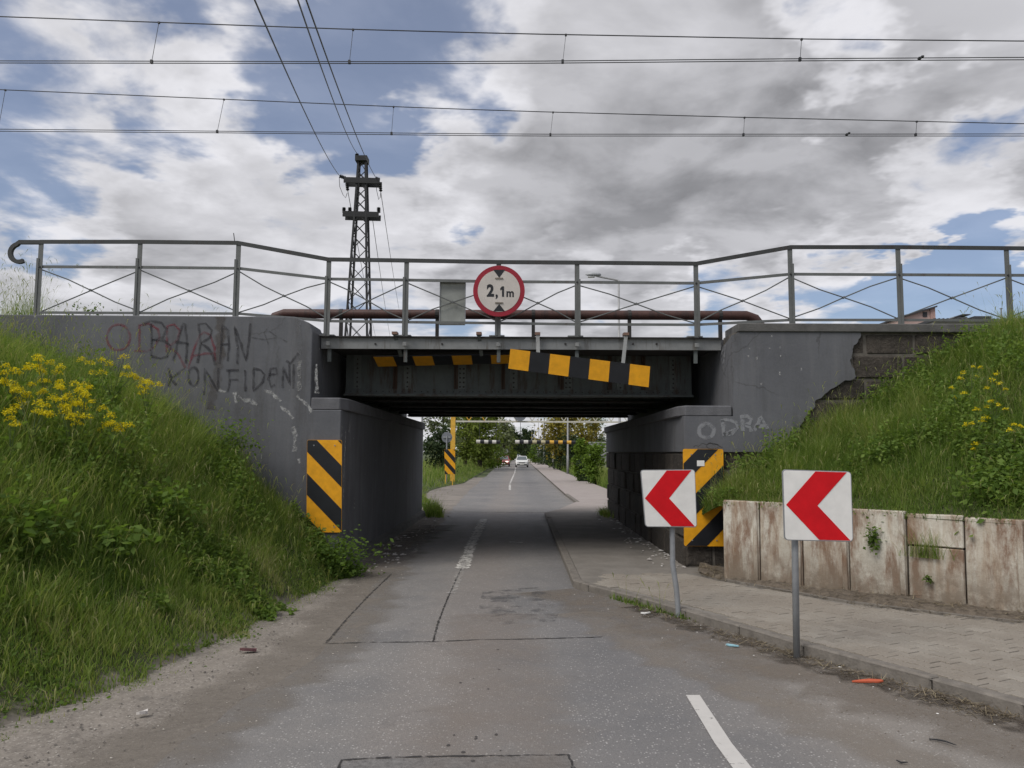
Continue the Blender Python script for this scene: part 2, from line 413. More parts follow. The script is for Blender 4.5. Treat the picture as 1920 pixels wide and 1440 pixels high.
def strip(pts, width, nrm, m, name, parent, jit=0.0, step=.06):
    """a flat stroke with UV.x across its width, lying on a surface with normal nrm"""
    pts = [Vector(p) for p in pts]; nrm = Vector(nrm); P = []
    for a, b in zip(pts, pts[1:]):
        k = max(1, int((b - a).length / step))
        for i in range(k): P.append(a.lerp(b, i / k))
    P.append(pts[-1])
    vs, fs, us = [], [], []
    for i, p in enumerate(P):
        t = (P[min(i + 1, len(P) - 1)] - P[max(i - 1, 0)]).normalized(); sd_ = t.cross(nrm).normalized()
        ww = width * (1 + random.uniform(-jit, jit)) / 2; q = p + sd_ * random.uniform(-jit, jit) * width * .3
        vs += [q - sd_ * ww, q + sd_ * ww]; us += [0, 1]
    for i in range(len(P) - 1): fs.append((2 * i, 2 * i + 1, 2 * i + 3, 2 * i + 2))
    off = wloc(parent) if parent else Vector()
    me = bpy.data.meshes.new(name); me.from_pydata([v - off for v in vs], [], fs)
    ul = me.uv_layers.new(name='UVMap')
    for lp in me.loops: ul.data[lp.index].uv = (us[lp.vertex_index], 0)
    me.materials.append(m); o = bpy.data.objects.new(name, me); COL.objects.link(o); o.parent = parent
    return o
def merge_strips(name, strokes, width, nrm, m, parent, jit=.25):
    objs = [strip(s_, width, nrm, m, 'tmp', parent, jit) for s_ in strokes]
    bm = bmesh.new()
    for o in objs: bm.from_mesh(o.data)
    me = bpy.data.meshes.new(name); bm.to_mesh(me); bm.free(); me.materials.append(m)
    for o in objs: d = o.data; bpy.data.objects.remove(o); bpy.data.meshes.remove(d)
    o = bpy.data.objects.new(name, me); COL.objects.link(o); o.parent = parent; return o
def copyobj(o, parent, loc=None, name=None):
    c = o.copy(); COL.objects.link(c); c.parent = parent
    if loc is not None: c.location = loc
    return c
def clip_poly(poly, a, b, c):
    """keep the part of a 2-D polygon with a*x+b*y >= c"""
    out = []
    for i in range(len(poly)):
        p, q = poly[i], poly[(i + 1) % len(poly)]
        dp, dq = a * p[0] + b * p[1] - c, a * q[0] + b * q[1] - c
        if dp >= 0: out.append(p)
        if (dp >= 0) != (dq >= 0):
            t = dp / (dp - dq); out.append((p[0] + t * (q[0] - p[0]), p[1] + t * (q[1] - p[1])))
    return out
def rrect(w_, h_, r, n=4, inset=0.0):
    pts = []
    for cx, cy, a0 in ((w_ - r, r, -90), (w_ - r, h_ - r, 0), (r, h_ - r, 90), (r, r, 180)):
        for k in range(n + 1):
            a = rad(a0 + 90 * k / n); pts.append((cx + (r - inset) * math.cos(a), cy + (r - inset) * math.sin(a)))
    return pts

# ------------------------------------------------------------------ ground, road, shoulders
Y0 = 12.8                      # front face of the abutments
YB = 24.0                      # rear face
XL, XU = -2.86, -3.36          # left abutment: lower / upper inner face
XR, XUR = 2.70, 3.50           # right abutment
sheet('ground', [(-900, -60, -.06), (900, -60, -.06), (900, 2500, -.06), (-900, 2500, -.06)], M_ground)
TOE = [(-6.5, 2.0), (-4.6, 4.0), (-3.62, 5.2), (-3.08, 6.8), (-2.92, 8.4), (-2.75, 10.9), (-2.68, 12.8), (-2.7, 14)]
def toeX(y):
    for (x0, y0), (x1, y1) in zip(TOE, TOE[1:]):
        if y <= y1: return x0 + (x1 - x0) * (y - y0) / (y1 - y0)
    return TOE[-1][0]
LEDGE = [(-3.2, -3), (-2.55, 3), (-2.22, 4.9), (-1.95, 7.0), (-1.86, 8.0), (-1.98, 10.9), (-2.2, 14.8), (-2.0, 20.7), (-2.15, 26.7), (-2.35, 40), (-2.65, 108), (-2.9, 300), (-2.9, 900)]
def ragged(pts, step, amp, sc_=1.7):
    out = []
    for (x0, y0), (x1, y1) in zip(pts, pts[1:]):
        k = max(1, min(60, int(math.hypot(x1 - x0, y1 - y0) / step)))
        for i in range(k):
            x, y = x0 + (x1 - x0) * i / k, y0 + (y1 - y0) * i / k
            out.append((x + amp * mnoise.noise((x * sc_, y * sc_, 3.3)) * 2 + amp * .5 * mnoise.noise((x * 7, y * 7, 1.3)), y))
    out.append(pts[-1]); return out
KERB = [(2.3, 500), (2.2, 130), (2.13, 35), (2.2, 29.5), (1.35, 25.6), (.84, 24.1), (.80, 11.35), (.98, 11.0), (1.55, 10.08), (2.33, 8.48), (2.71, 7.67), (3.35, 6.58), (3.69, 5.94), (4.6, 4.2), (6.5, .5), (7.5, -3)]
# sandy shoulder and everything between the walls
sheet('dirt_shoulder', [(-9, -4, -.004)] + [(x, y, -.004) for x, y in [(-3.9, 26), (-4.4, 44), (-3.6, 52)]][:0] + [(9, -4, -.004), (9, 14, -.004), (3.2, 26, -.004), (3.2, 60, -.004), (-3.4, 60, -.004), (-6.5, 50, -.004), (-6.5, 28, -.004), (-3.2, 24, -.004), (-9, 14, -.004)], M_dirt)
lp = ragged(LEDGE, .25, .07)
road = sheet('road', [(x, y, .002) for x, y in lp] + [(x + .02, y, .002) for x, y in KERB], M_asph)

M_sand = mat('sand_drift', f_worn((.215, .188, .158), .22, .78, 2.2, True, .95), rough=.95)
strip([(x - .05, y, .0042) for x, y in LEDGE[1:8]], 1.1, (0, 0, 1), M_sand, 'sand_drift', road, .25, .2)
strip([(x - .35, y - .25, .0046) for x, y in KERB[6:15]], 1.3, (0, 0, 1), mat('gutter_sand', f_worn((.20, .168, .135), .22, .78, 2.6, True, .9), rough=.95), 'sand_drift', road, .25, .2)
strip([(.72, 9.6, .0052), (1.25, 8.2, .0052), (1.75, 6.8, .0052), (2.3, 5.5, .0052), (2.75, 4.2, .0052)], .75, (0, 0, 1), mat('sand_swath', f_worn((.27, .232, .19), .22, .78, 2.0, True, .7), rough=.95), 'sand_drift', road, .3, .2)
strip([(-.25, 9.5, .0056), (-.15, 7.0, .0056), (-.1, 4.4, .0056)], 1.3, (0, 0, 1), mat('lane_dust', f_worn((.27, .228, .195), .22, .78, 1.6, True, .5), rough=.95), 'sand_drift', road, .2, .2)

strip([(x - .16, y - .10, .0066) for x, y in KERB[8:14]], .42, (0, 0, 1), mat('gutter_soil', f_worn((.070, .057, .044), .42, .60, 4.5, True, .95), rough=1), 'gutter_soil', road, .4, .12)
# seams, cracks and the patch in the carriageway
def gpts(pp, z): return [G(x, y, z) for x, y in pp]
UP = (0, 0, 1)
for pp, wd in (([(605, 1207), (700, 1204), (812, 1203), (900, 1199), (985, 1198), (1060, 1196), (1130, 1194)], .035),
               ([(812, 1203), (822, 1165), (840, 1120), (858, 1080), (872, 1052)], .026),
               ([(612, 1205), (655, 1155), (690, 1118), (735, 1075)], .03),
               ([(636, 1440), (640, 1424), (740, 1419), (900, 1417), (1066, 1415), (1076, 1440)], .03)):
    strip(gpts(pp, .006), wd, UP, M_tar, 'crack', road, .5, .05)
sheet('asphalt_patch', [(-1.06, 3.9, .005), *[tuple(G(x, y, .005)) for x, y in ((644, 1427), (740, 1422), (900, 1420), (1063, 1418))], (.42, 3.9, .005)], M_patch, road)
sheet('asphalt_patch', [tuple(G(x, y, .005)) for x, y in ((905, 1108), (1010, 1100), (1060, 1128), (1040, 1165), (930, 1172), (895, 1150))], mat('asphalt_patch_faint', f_worn((.10, .10, .104), .5, .62, 3, top=.5), rough=.9), road)
for i in range(14):
    p = G(random.uniform(840, 960), random.uniform(1215, 1430), .006); r = random.uniform(.006, .018)
    sheet('tar_spot', [(p.x + r * random.uniform(.6, 1.3) * math.cos(a), p.y + r * 1.4 * random.uniform(.6, 1.3) * math.sin(a), .006) for a in np.linspace(0, 2 * math.pi, 8)[:-1]], mat('tar_spot', col=(.055, .05, .048), rough=.8), road)
# painted lines
def quadm(name, pp, m, z=.008):
    return sheet(name, [tuple(G(x, y, z)) for x, y in pp], m, road)
quadm('lane_dash', ((1286, 1303), (1312, 1303), (1372, 1393), (1414, 1445), (1378, 1445), (1340, 1393)), M_paint)
strip(gpts([(866, 1066), (872, 1052), (884, 1020), (897, 995), (907, 973)], .008), .20, UP, M_paintworn, 'centre_line', road, .35)
strip(gpts([(846, 1112), (860, 1080), (872, 1052)], .008), .11, UP, M_paintfaint, 'centre_line', road, .4)
strip([(-.35, 40, .008), (-.42, 47, .008)] , .12, UP, M_paintworn, 'centre_line', road, .3, .3)
strip([(-.42, 48, .008), (-.20, 75, .008), (-.1, 140, .008)], .10, UP, mat('road_paint_far', f_worn((.55, .53, .50), .34, .50, 3), rough=.7), 'centre_line', road, .1, 1)
strip(gpts([(917, 935), (950, 935)], .008), .5, UP, M_paintfaint, 'old_marking', road, .3)
strip(gpts([(955, 1016), (980, 1017)], .008), .12, UP, M_paintworn, 'old_marking', road, .3)
strip(gpts([(775, 1037), (787, 1022)], .008), .10, UP, M_paintfaint, 'old_marking', road, .3)
strip([(-2.0, 25.3, .006), (1.4, 25.1, .006)], .10, UP, M_tar, 'crack', road, .4)

# ------------------------------------------------------------------ pavement on the right
ZW = .10
WALKB = [(6.2, 8.55), (5.0, 9.3), (4.2, 10.05), (3.05, 11.75), (2.9, 12.8), (2.72, 12.8), (2.72, 24.0), (4.6, 28), (4.4, 60), (4.3, 140), (4.2, 500)]
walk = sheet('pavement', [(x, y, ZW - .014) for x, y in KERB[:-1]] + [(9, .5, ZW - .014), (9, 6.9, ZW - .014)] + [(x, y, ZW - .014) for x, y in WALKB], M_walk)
# kerb stones
kn = 0
kpts = [p for p in KERB if p[1] < 130]
for (x0, y0), (x1, y1) in zip(kpts, kpts[1:]):
    if 24 < y1 < 29 : continue
    L = math.hypot(x1 - x0, y1 - y0); far = (y0 + y1) / 2 > 30
    k = max(1, round(L / (8.0 if far else 1.0)))
    for i in range(k):
        a, b = Vector((x0 + (x1 - x0) * i / k, y0 + (y1 - y0) * i / k, 0)), Vector((x0 + (x1 - x0) * (i + 1) / k, y0 + (y1 - y0) * (i + 1) / k, 0))
        t = (b - a).normalized(); l_ = (b - a).length; sd_ = Vector((-t.y, t.x, 0))
        if sd_.x < 0 and abs(sd_.x) > .3: sd_ = -sd_
        sd_ = Vector((-t.y, t.x, 0))
        m_ = MB().cbox(.006, l_ - .006, 0, .13, -.12, ZW + random.uniform(-.004, .006) + .004, .014, .003)
        m_.v = [tuple(a + t * v[0] + sd_ * v[1] + Vector((0, 0, v[2]))) for v in m_.v]
        m_.build('kerb_stone', M_kerb, walk)
# interlocking paving blocks on the flared part
kdir = (Vector((3.69, 5.94, 0)) - Vector((2.33, 8.48, 0))).normalized(); kper = Vector((-kdir.y, kdir.x, 0))
half = [(-.097, -.079), (-.06, -.079), (-.04, -.0595), (.04, -.0595), (.06, -.079), (.097, -.079)]
outl = half + [(-x, -y) for x, y in half]
def inset(o_, d): return [(x * (1 - d / .1), y * (1 - d / .08)) for x, y in o_]
bp = MB(); n_ = len(outl)
bp.add([(x, y, -.03) for x, y in outl] + [(x, y, -.004) for x, y in outl] + [(x, y, 0) for x, y in inset(outl, .005)],
       [tuple(range(2 * n_, 3 * n_))] + [(i, (i + 1) % n_, n_ + (i + 1) % n_, n_ + i) for i in range(n_)] + [(n_ + i, n_ + (i + 1) % n_, 2 * n_ + (i + 1) % n_, 2 * n_ + i) for i in range(n_)])
WPOLY = [(x, y) for x, y in KERB[7:-1]] + [(9, .5), (9, 6.6), (6.2, 8.2), (5.0, 8.95), (4.0, 9.75), (2.9, 11.35), (2.65, 12.0), (1.2, 12.0)]
def inside(x, y, poly):
    c = False
    for i in range(len(poly)):
        (x0, y0), (x1, y1) = poly[i], poly[i - 1]
        if (y0 > y) != (y1 > y) and x < (x1 - x0) * (y - y0) / (y1 - y0) + x0: c = not c
    return c
spots = []
O = Vector((3.35, 6.58, 0))
for r_ in range(0, 40):
    for c_ in range(-45, 40):
        p = O + kper * (.13 + .08 + r_ * .1435) + kdir * ((c_ + .5 * (r_ % 2)) * .2005)
        if inside(p.x, p.y, WPOLY) and inside(p.x - kper.x * .2, p.y - kper.y * .2, WPOLY) and p.y > 3.5 and p.x < .72 * p.y + .8: spots.append(p)
if kper.x < 0: raise Exception('kper')
spots.sort(key=lambda p: p.y)
ang = math.atan2(kdir.y, kdir.x)
proto = None; rest = MB()
for i, p in enumerate(spots):
    a_ = ang + random.uniform(-.015, .015); z_ = ZW + random.uniform(-.004, .004)
    if i < 300:
        if proto is None: proto = bp.build('paving_block', M_paver, walk); o = proto
        else: o = copyobj(proto, walk)
        o.location = (p.x, p.y, z_); o.rotation_euler = (random.uniform(-.012, .012), random.uniform(-.012, .012), a_)
    else:
        ca, sa = math.cos(a_), math.sin(a_)
        rest.add([(p.x + v[0] * ca - v[1] * sa, p.y + v[0] * sa + v[1] * ca, z_ + v[2]) for v in bp.v], bp.f)
if rest.v: tag(rest.build('paving_blocks', M_paver, walk), kind='stuff')
# narrow back edging and strip of soil up to the retaining wall
edge = [(6.2, 8.28), (5.0, 9.05), (4.05, 9.85), (2.95, 11.5)]
for (x0, y0), (x1, y1) in zip(edge, edge[1:]):
    MB().bar((x0, y0, ZW - .03), (x1, y1, ZW - .03), .06, .09).build('edging_stone', M_kerb, walk)
def soilz(x, y): return ZW + .035 + .05 * mnoise.noise((x * 3, y * 3, 0))
mb = MB(); NX = 60
A_ = [(7.8, 7.28), (6.2, 8.3), (5.0, 9.07), (4.05, 9.87), (2.95, 11.52), (2.75, 12.2)]
B_ = [(8.4, 7.5), (6.6, 8.8), (5.4, 9.6), (4.45, 10.4), (3.2, 11.95), (2.95, 12.9)]
def along(pl, t):
    k = min(len(pl) - 2, int(t * (len(pl) - 1))); f = t * (len(pl) - 1) - k
    return pl[k][0] + (pl[k + 1][0] - pl[k][0]) * f, pl[k][1] + (pl[k + 1][1] - pl[k][1]) * f
for i in range(NX + 1):
    a, b = along(A_, i / NX), along(B_, i / NX)
    for j in range(7):
        x, y = a[0] + (b[0] - a[0]) * j / 6, a[1] + (b[1] - a[1]) * j / 6
        mb.v.append((x, y, soilz(x, y) + .03 * j / 6 - (.05 if j == 0 else 0)))
mb.f = [(i * 7 + j, i * 7 + j + 1, (i + 1) * 7 + j + 1, (i + 1) * 7 + j) for i in range(NX) for j in range(6)]
tag(mb.build('soil_strip', mat('brown_soil', col=(.12, .098, .075), rough=1, var=.4, vscale=12, bump=.9, bscale=25), smooth=True), kind='structure')

# ------------------------------------------------------------------ left abutment
ZWL = 4.10
labut = thing('abutment', 'left bridge abutment of smooth grey plaster with black and red graffiti', 'abutment', (XL, Y0, 0))
tl = at(545, 592, Y0); 
poly = [(-9.2, Y0, -.3), (XL, Y0, -.3), (XL, Y0, 2.57), (XU, Y0, 2.57), (XU, Y0, 3.86), (XU - .06, Y0, 4.0), (XU - .30, Y0, ZWL + .0), (-9.2, Y0, ZWL + .02)]
MB().prism(poly, (0, .75, 0)).build('wing_wall', M_plaster, labut, bevel=.012)
MB().box(-5.5, XL, Y0 + .75, YB, -.3, 2.57).build('abutment_body', M_plaster, labut)
MB().box(-5.5, XU, Y0 + .75, YB, 2.57, 3.94).build('back_wall', M_plaster, labut)
MB().prism([(XU, Y0 + .003, 2.57), (XL - .02, Y0 + .003, 2.57), (XL + .06, Y0 + .30, 2.57), (XL + .06, YB + .05, 2.57), (XU, YB + .05, 2.57)], (0, 0, .2)).build('coping', M_cope, labut, bevel=.015)
MB().prism([(XL, Y0 + .35, -.1), (XL + .16, Y0 + .35, -.1), (XL + .12, Y0 + .35, .11), (XL, Y0 + .35, .15)], (0, YB - Y0 - .35, 0)).build('footing', M_conc, labut)
# graffiti, each stroke a polyline in photo-crop coordinates turned into points on the wall
def c1(pp): return [at(x * .21875 + 180, y * .21875 + 580, Y0 - .004) for x, y in pp]
def arc(cx, cy, rx, ry, a0, a1, n=16): return [(cx + rx * math.cos(rad(a0 + (a1 - a0) * i / n)), cy + ry * math.sin(rad(a0 + (a1 - a0) * i / n))) for i in range(n + 1)]
NY = (0, -1, 0)
red = [arc(192, 240, 100, 112, -80, 285), [(372, 130), (370, 350)], [(325, 355), (440, 358), (470, 335)], [(372, 135), (450, 120), (530, 170), (545, 240), (500, 320), (460, 350)],
       [(610, 140), (605, 370)], [(610, 140), (670, 130), (720, 180), (700, 260), (620, 320), (700, 380), (765, 500)], [(790, 510), (840, 340), (890, 220), (930, 195), (980, 220), (1015, 330), (1020, 440)], [(830, 400), (930, 380), (1020, 380)]]
blk = [[(470, 120), (478, 250), (470, 400)], [(400, 130), (470, 100), (560, 115), (605, 170), (570, 240), (480, 265), (580, 265), (640, 320), (610, 400), (550, 420), (470, 400)],
       [(665, 440), (700, 280), (745, 115), (765, 130), (780, 300), (770, 465)], [(675, 275), (795, 295)],
       [(880, 130), (895, 300), (870, 460)], [(870, 125), (940, 120), (995, 180), (975, 240), (900, 290), (960, 330), (1005, 400), (1020, 480)],
       [(1058, 465), (1075, 300), (1085, 130), (1130, 180), (1140, 300), (1130, 445)], [(1065, 300), (1140, 295)],
       [(1210, 470), (1215, 330), (1185, 140), (1235, 270), (1285, 445), (1310, 280), (1325, 120)],
       [(620, 500), (640, 570), (625, 660)], [(760, 505), (690, 560), (640, 590), (690, 650)], arc(835, 575, 45, 80, -100, 260),
       [(925, 735), (935, 620), (930, 505), (985, 600), (1045, 700), (1050, 500)], [(1140, 520), (1145, 620), (1130, 710)], [(1115, 525), (1225, 520)], [(1140, 605), (1220, 600)],
       [(1278, 520), (1280, 705)], [(1350, 510), (1350, 700), (1430, 620), (1445, 560), (1410, 520), (1345, 505)], [(1480, 560), (1550, 555), (1545, 500), (1495, 510), (1478, 600), (1500, 665), (1535, 645)],
       [(1600, 675), (1605, 490), (1665, 650), (1655, 470)], [(1690, 680), (1695, 470)], [(1630, 440), (1665, 465), (1735, 375)]]
merge_strips('red_graffiti', [c1(p) for p in red], .05, NY, M_gred, labut)
merge_strips('black_graffiti', [[q + Vector((0, -.003, 0)) for q in c1(p)] for p in blk], .052, NY, M_gblack, labut)
merge_strips('faint_scrawl', [[q + Vector((0, -.003, 0)) for q in c1(p)] for p in ([(1330, 240), (1450, 260), (1560, 240)], [(1460, 170), (1530, 220), (1640, 280)], [(1480, 150), (1440, 200), (1480, 300)])], .03, NY, mat('graffiti_faint', f_worn((.05, .05, .055), .4, .65, 8, True, .5)), labut)
for q_ in ([c1(p) for p in ([(1185, 710), (1195, 760), (1198, 805)], [(1045, 690), (1110, 715)], [(1215, 745), (1280, 785), (1330, 780)], [(1440, 700), (1490, 710), (1570, 770), (1580, 790)], [(1580, 830), (1640, 880), (1690, 940)], [(1680, 1010), (1705, 1080), (1700, 1220)], [(1740, 440), (1745, 600), (1735, 700)], [(1885, 470), (1895, 640), (1890, 720)], [(1330, 790), (1380, 820)], [(1720, 740), (1820, 830), (1850, 880)], [(1742, 1280), (1748, 1320)])]): strip(q_, .07, NY, M_scuff, 'lime_streak', labut, .6)
for q_ in ([[Vector((XL + .004, y, z)) for y, z in pp] for pp in ([(13.15, 2.25), (13.1, 1.6), (13.1, 1.1)], [(13.45, 2.35), (13.4, 2.2)], [(12.86, 2.3), (12.86, 1.4)], [(14.0, 1.1), (14.0, .9)])]): strip(q_, .07, (1, 0, 0), M_scuff, 'lime_streak', labut, .6)

strip(c1([(1078, 62), (1070, 200), (1060, 420), (1040, 560), (1005, 700), (985, 860)]), .20, NY, mat('rust_run', f_worn((.105, .088, .076), .25, .7, 4, True, .6), rough=.9), 'rust_run', labut, .4)
strip(c1([(1735, 90), (1745, 300), (1750, 700)]), .10, NY, mat('pale_run', f_worn((.20, .20, .205), .36, .6, 5, True, .5), rough=.9), 'pale_run', labut, .4)

# ------------------------------------------------------------------ right abutment
rabut = thing('abutment', 'right bridge abutment with plaster broken away from dark stone blocks', 'abutment', (XR, Y0, 0))
ZWR = 4.02
BK = .06        # plaster thickness over the masonry
MB().prism([(XR + BK, Y0 + BK, -.3), (11.5, Y0 + BK, -.3), (11.5, Y0 + BK, ZWR - .14), (XUR + BK, Y0 + BK, ZWR - .14), (XUR + BK, Y0 + BK, 2.50), (XR + BK, Y0 + BK, 2.50)], (0, .7, 0)).build('masonry_core', M_mortar, rabut)
MB().box(XR + BK, 5.5, Y0 + BK + .7, YB, -.3, 2.50).build('abutment_body', M_mortar, rabut)
MB().prism([(XUR - .04, Y0 + BK + .7, 2.5), (5.5, Y0 + BK + .7, 2.5), (5.5, YB, 2.5), (XUR - .15, YB, 2.5)], (0, 0, 1.36)).build('back_wall', M_plaster, rabut)
# front plaster with a ragged broken edge
def pf(x, y): p = at(x, y, Y0); return (p.x, p.z)
brk = [(1612, 622), (1617, 634), (1606, 645), (1600, 655), (1597, 668), (1595, 684), (1604, 698), (1608, 704), (1600, 711), (1585, 715), (1572, 722), (1556, 731), (1543, 742), (1530, 752), (1527, 764), (1513, 776), (1506, 790), (1499, 803), (1497, 815), (1487, 826), (1480, 838), (1462, 846)]
bk = [pf(*p) for p in brk]; bk2 = []
for (a, b), (c, d) in zip(bk, bk[1:]):
    k = 5
    for i in range(k):
        x, z = a + (c - a) * i / k, b + (d - b) * i / k
        bk2.append((x + .05 * mnoise.noise((x * 9, z * 9, 0)) + .02 * mnoise.noise((x * 31, z * 31, 5)), z + .03 * mnoise.noise((x * 11, z * 11, 9))))
zl = pf(1300, 847)[1]
fp = [(XR, zl)] + [(XR + .2 * i, zl + .012 * mnoise.noise((i * .7, 0, 0))) for i in range(1, 8)] + bk2[::-1] + [(bk2[0][0], ZWR - .14), (XUR + .12, ZWR - .14), (XUR, ZWR - .20), (XUR, 2.50), (XR, 2.50)]
me_ = MB().prism([(x, Y0, z) for x, z in fp], (0, BK + .002, 0))
me_.build('front_plaster', M_plaster, rabut)
MB().hexa([(XUR, Y0 + .006, 2.5), (XUR + BK, Y0 + BK, 2.5), (XUR - .05, Y0 + .95, 2.5), (XUR - .06, Y0 + .95, 2.5), (XUR, Y0 + .006, ZWR - .2), (XUR + BK, Y0 + BK, ZWR - .2), (XUR - .05, Y0 + .95, ZWR - .45), (XUR - .06, Y0 + .95, ZWR - .45)]).build('cheek_plaster', M_plaster, rabut)
MB().box(XR, XR + BK + .002, Y0 + BK + .002, YB, zl, 2.50).build('side_plaster', M_plaster, rabut)
MB().prism([(XUR + .1, Y0 - .03, 0), (11.5, Y0 - .03, 0), (11.5, Y0 + .8, 0), (XUR + .1, Y0 + .8, 0)], (0, 0, .14)).build('wall_cap', M_conc, rabut, bevel=.012).location.z += ZWR - .14
MB().prism([(XUR - .02, Y0 + .003, 2.50), (XR + .02, Y0 + .003, 2.50), (XR - .06, Y0 + .30, 2.50), (XR - .06, YB + .05, 2.50), (XUR - .02, YB + .05, 2.50)], (0, 0, .17)).build('coping', M_cope, rabut, bevel=.015)
# stone courses: front (exposed right part and below the plaster) and inner side
def poly_has(x, z): return inside(x, z, fp)
courses = [pf(1700, y)[1] for y in (620, 665, 710.5, 752, 795, 838, 885, 930, 975, 1020, 1066)]
def stone(cx0, cx1, z0, z1, d, side=False, y0=0, y1=0):
    g = .014
    if not side: m_ = MB().cbox(cx0 + g, cx1 - g, Y0 + .012 - d, Y0 + .14, z1 + g, z0 - g, .024, .008)
    else: m_ = MB().cbox(XR + .012 - d, XR + .14, y0 + g, y1 - g, z1 + g, z0 - g, .024, .008)
    return m_.build('stone', M_stone, rabut)
for r_, (z0, z1) in enumerate(zip(courses, courses[1:])):
    x = XR + (.02 if r_ % 2 else -.0)
    first = True
    while x < 10.5:
        wd = random.uniform(.66, .85)
        if first: wd = .44 if r_ % 2 else .74
        x0 = x if not first else XR + .01; x1 = x + wd; first = False
        if z0 > .25:
            if z1 > zl - .05 and not any(not poly_has(a, b) and a > XUR for a in (x0 + .03, x1 - .03, (x0 + x1) / 2) for b in (z0 - .03, z1 + .03, (z0 + z1) / 2)): x = x1; continue
        if z1 < 2.45 or x0 > XUR:
            if z1 < zl - .05 or (x0 > bk[-1][0] - 1.2):
                stone(x0, x1, min(z0, 3.87), z1, random.uniform(-.045, -.012))
        x = x1
zz = [zl - .012, 1.44, .98, .52, .02]
for r_, (z0, z1) in enumerate(zip(zz, zz[1:])):
    y = Y0 + .16; k = 0
    while y < YB - .05:
        wd = random.uniform(.62, .88) * (.55 if (k == 0 and r_ % 2) else 1); y1 = min(y + wd, YB - .02)
        if y1 - y > .12: stone(0, 0, z0, z1, random.uniform(-.035, .02), True, y, y1)
        y = y1; k += 1
def c7(pp): return [at(x * .29176 + 1100, y * .29167 + 760, Y0 - .004) for x, y in pp]
merge_strips('white_graffiti', [c7(p) for p in (arc(770, 165, 50, 45, -60, 300), [(870, 95), (880, 188), (940, 180), (968, 145), (960, 110), (920, 92), (860, 98)], [(880, 188), (970, 150)], [(1000, 80), (1003, 165)], [(985, 75), (1030, 68), (1060, 90), (1045, 118), (1005, 125), (1050, 140), (1062, 170)], [(1078, 165), (1110, 95), (1120, 70), (1140, 110), (1165, 150)], [(1085, 135), (1155, 130)])], .085, NY, M_gwhite, rabut)
for px_, py_, l_ in ((1403, 666, 4), (1419, 669, 5), (1447, 628, 4), (1462, 649, 4), (1462, 697, 6), (1463, 666, 3), (1405, 652, 3), (1427, 718, 4), (1502, 690, 5), (1443, 652, 2)):
    strip([at(px_, py_, Y0 - .003), at(px_ + .5, py_ + l_, Y0 - .003)], .035, NY, M_scuff, 'plaster_chip', rabut, .4)
merge_strips('pale_scrawl', [[Vector((XUR - .012 - .06 * (y - Y0) / .95, y, z)) for y, z in pp] for pp in ([(13.2, 3.65), (13.35, 3.55), (13.25, 3.4), (13.15, 3.5), (13.3, 3.62)], [(13.1, 3.7), (13.2, 3.3)])], .04, (-1, 0, 0), M_gwhite, rabut)

# ------------------------------------------------------------------ bridge
br = thing('railway_bridge', 'riveted steel plate-girder railway bridge over the road', 'bridge', (0, 13.3, 2.9))
YE = 13.3
zt, zb = at(960, 632, YE).z, at(960, 655, YE).z
MB().box(XU + .02, XUR - .05, YE, YE + .03, zb, zt).build('edge_beam_web', M_beam, br)
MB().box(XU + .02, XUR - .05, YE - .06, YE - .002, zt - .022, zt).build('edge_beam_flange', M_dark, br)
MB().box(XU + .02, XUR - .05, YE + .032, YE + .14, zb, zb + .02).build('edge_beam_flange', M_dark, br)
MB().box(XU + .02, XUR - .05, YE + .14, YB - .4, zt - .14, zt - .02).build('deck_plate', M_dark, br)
ZG = 2.93
for i, yg in enumerate((14.7, 16.3, 18.3, 19.9, 21.5, 23.2)):
    MB().box(XU + .15, XUR - .25, yg, yg + .03, ZG + .03, zt - .141).build('girder_web', M_girder, br)
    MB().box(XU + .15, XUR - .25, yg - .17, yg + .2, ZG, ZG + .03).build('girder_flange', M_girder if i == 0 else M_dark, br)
    if i == 0:
        MB().prism([(XU + .15, yg - .003, ZG + .031), (XU + .15, yg - .10, ZG + .031), (XU + .15, yg - .10, ZG + .048), (XU + .15, yg - .018, ZG + .048), (XU + .15, yg - .018, ZG + .14), (XU + .15, yg - .003, ZG + .14)], (XUR - XU - .4, 0, 0)).build('flange_angle', M_girder, br)
# riveted cover plates and stiffeners on the front girder
riv = MB()
def rivet(x, y, z, r=.018):
    vs = [(x + r * math.cos(a), y, z + r * math.sin(a)) for a in np.linspace(0, 2 * math.pi, 7)[:-1]]
    vt = [(x + r * .55 * math.cos(a), y - r * .7, z + r * .55 * math.sin(a)) for a in np.linspace(0, 2 * math.pi, 7)[:-1]]
    riv.add(vs + vt, [tuple(range(6, 12))] + [(i, (i + 1) % 6, 6 + (i + 1) % 6, 6 + i) for i in range(6)])
for px, kind in ((670, 1), (738, 0), (764, 1), (852, 0), (866, 2), (940, 0), (963, 1), (1050, 0), (1065, 2), (1140, 0), (1163, 1), (1203, 0), (1262, 1)):
    x = at(px, 720, 14.7).x
    if kind == 0: MB().prism([(x, 14.697, ZG + .14), (x + .07, 14.697, ZG + .14), (x + .07, 14.685, ZG + .14), (x + .014, 14.685, ZG + .14), (x + .014, 14.61, ZG + .14), (x, 14.61, ZG + .14)], (0, 0, zt - .15 - ZG - .14)).build('stiffener', M_rust, br)
    else:
        MB().box(x - .07, x + .07, 14.684, 14.697, ZG + .141, zt - .15).build('cover_plate', M_plate, br)
        for k in range(7):
            for dx in ((-.035, .035) if kind == 2 else (0,)): rivet(x + dx, 14.684, ZG + .18 + k * .085)
x = XU + .25
while x < XUR - .3: rivet(x, 14.682, ZG + .09, .012); x += .12
tag(riv.build('rivet_rows', M_rivet, br), kind='stuff')
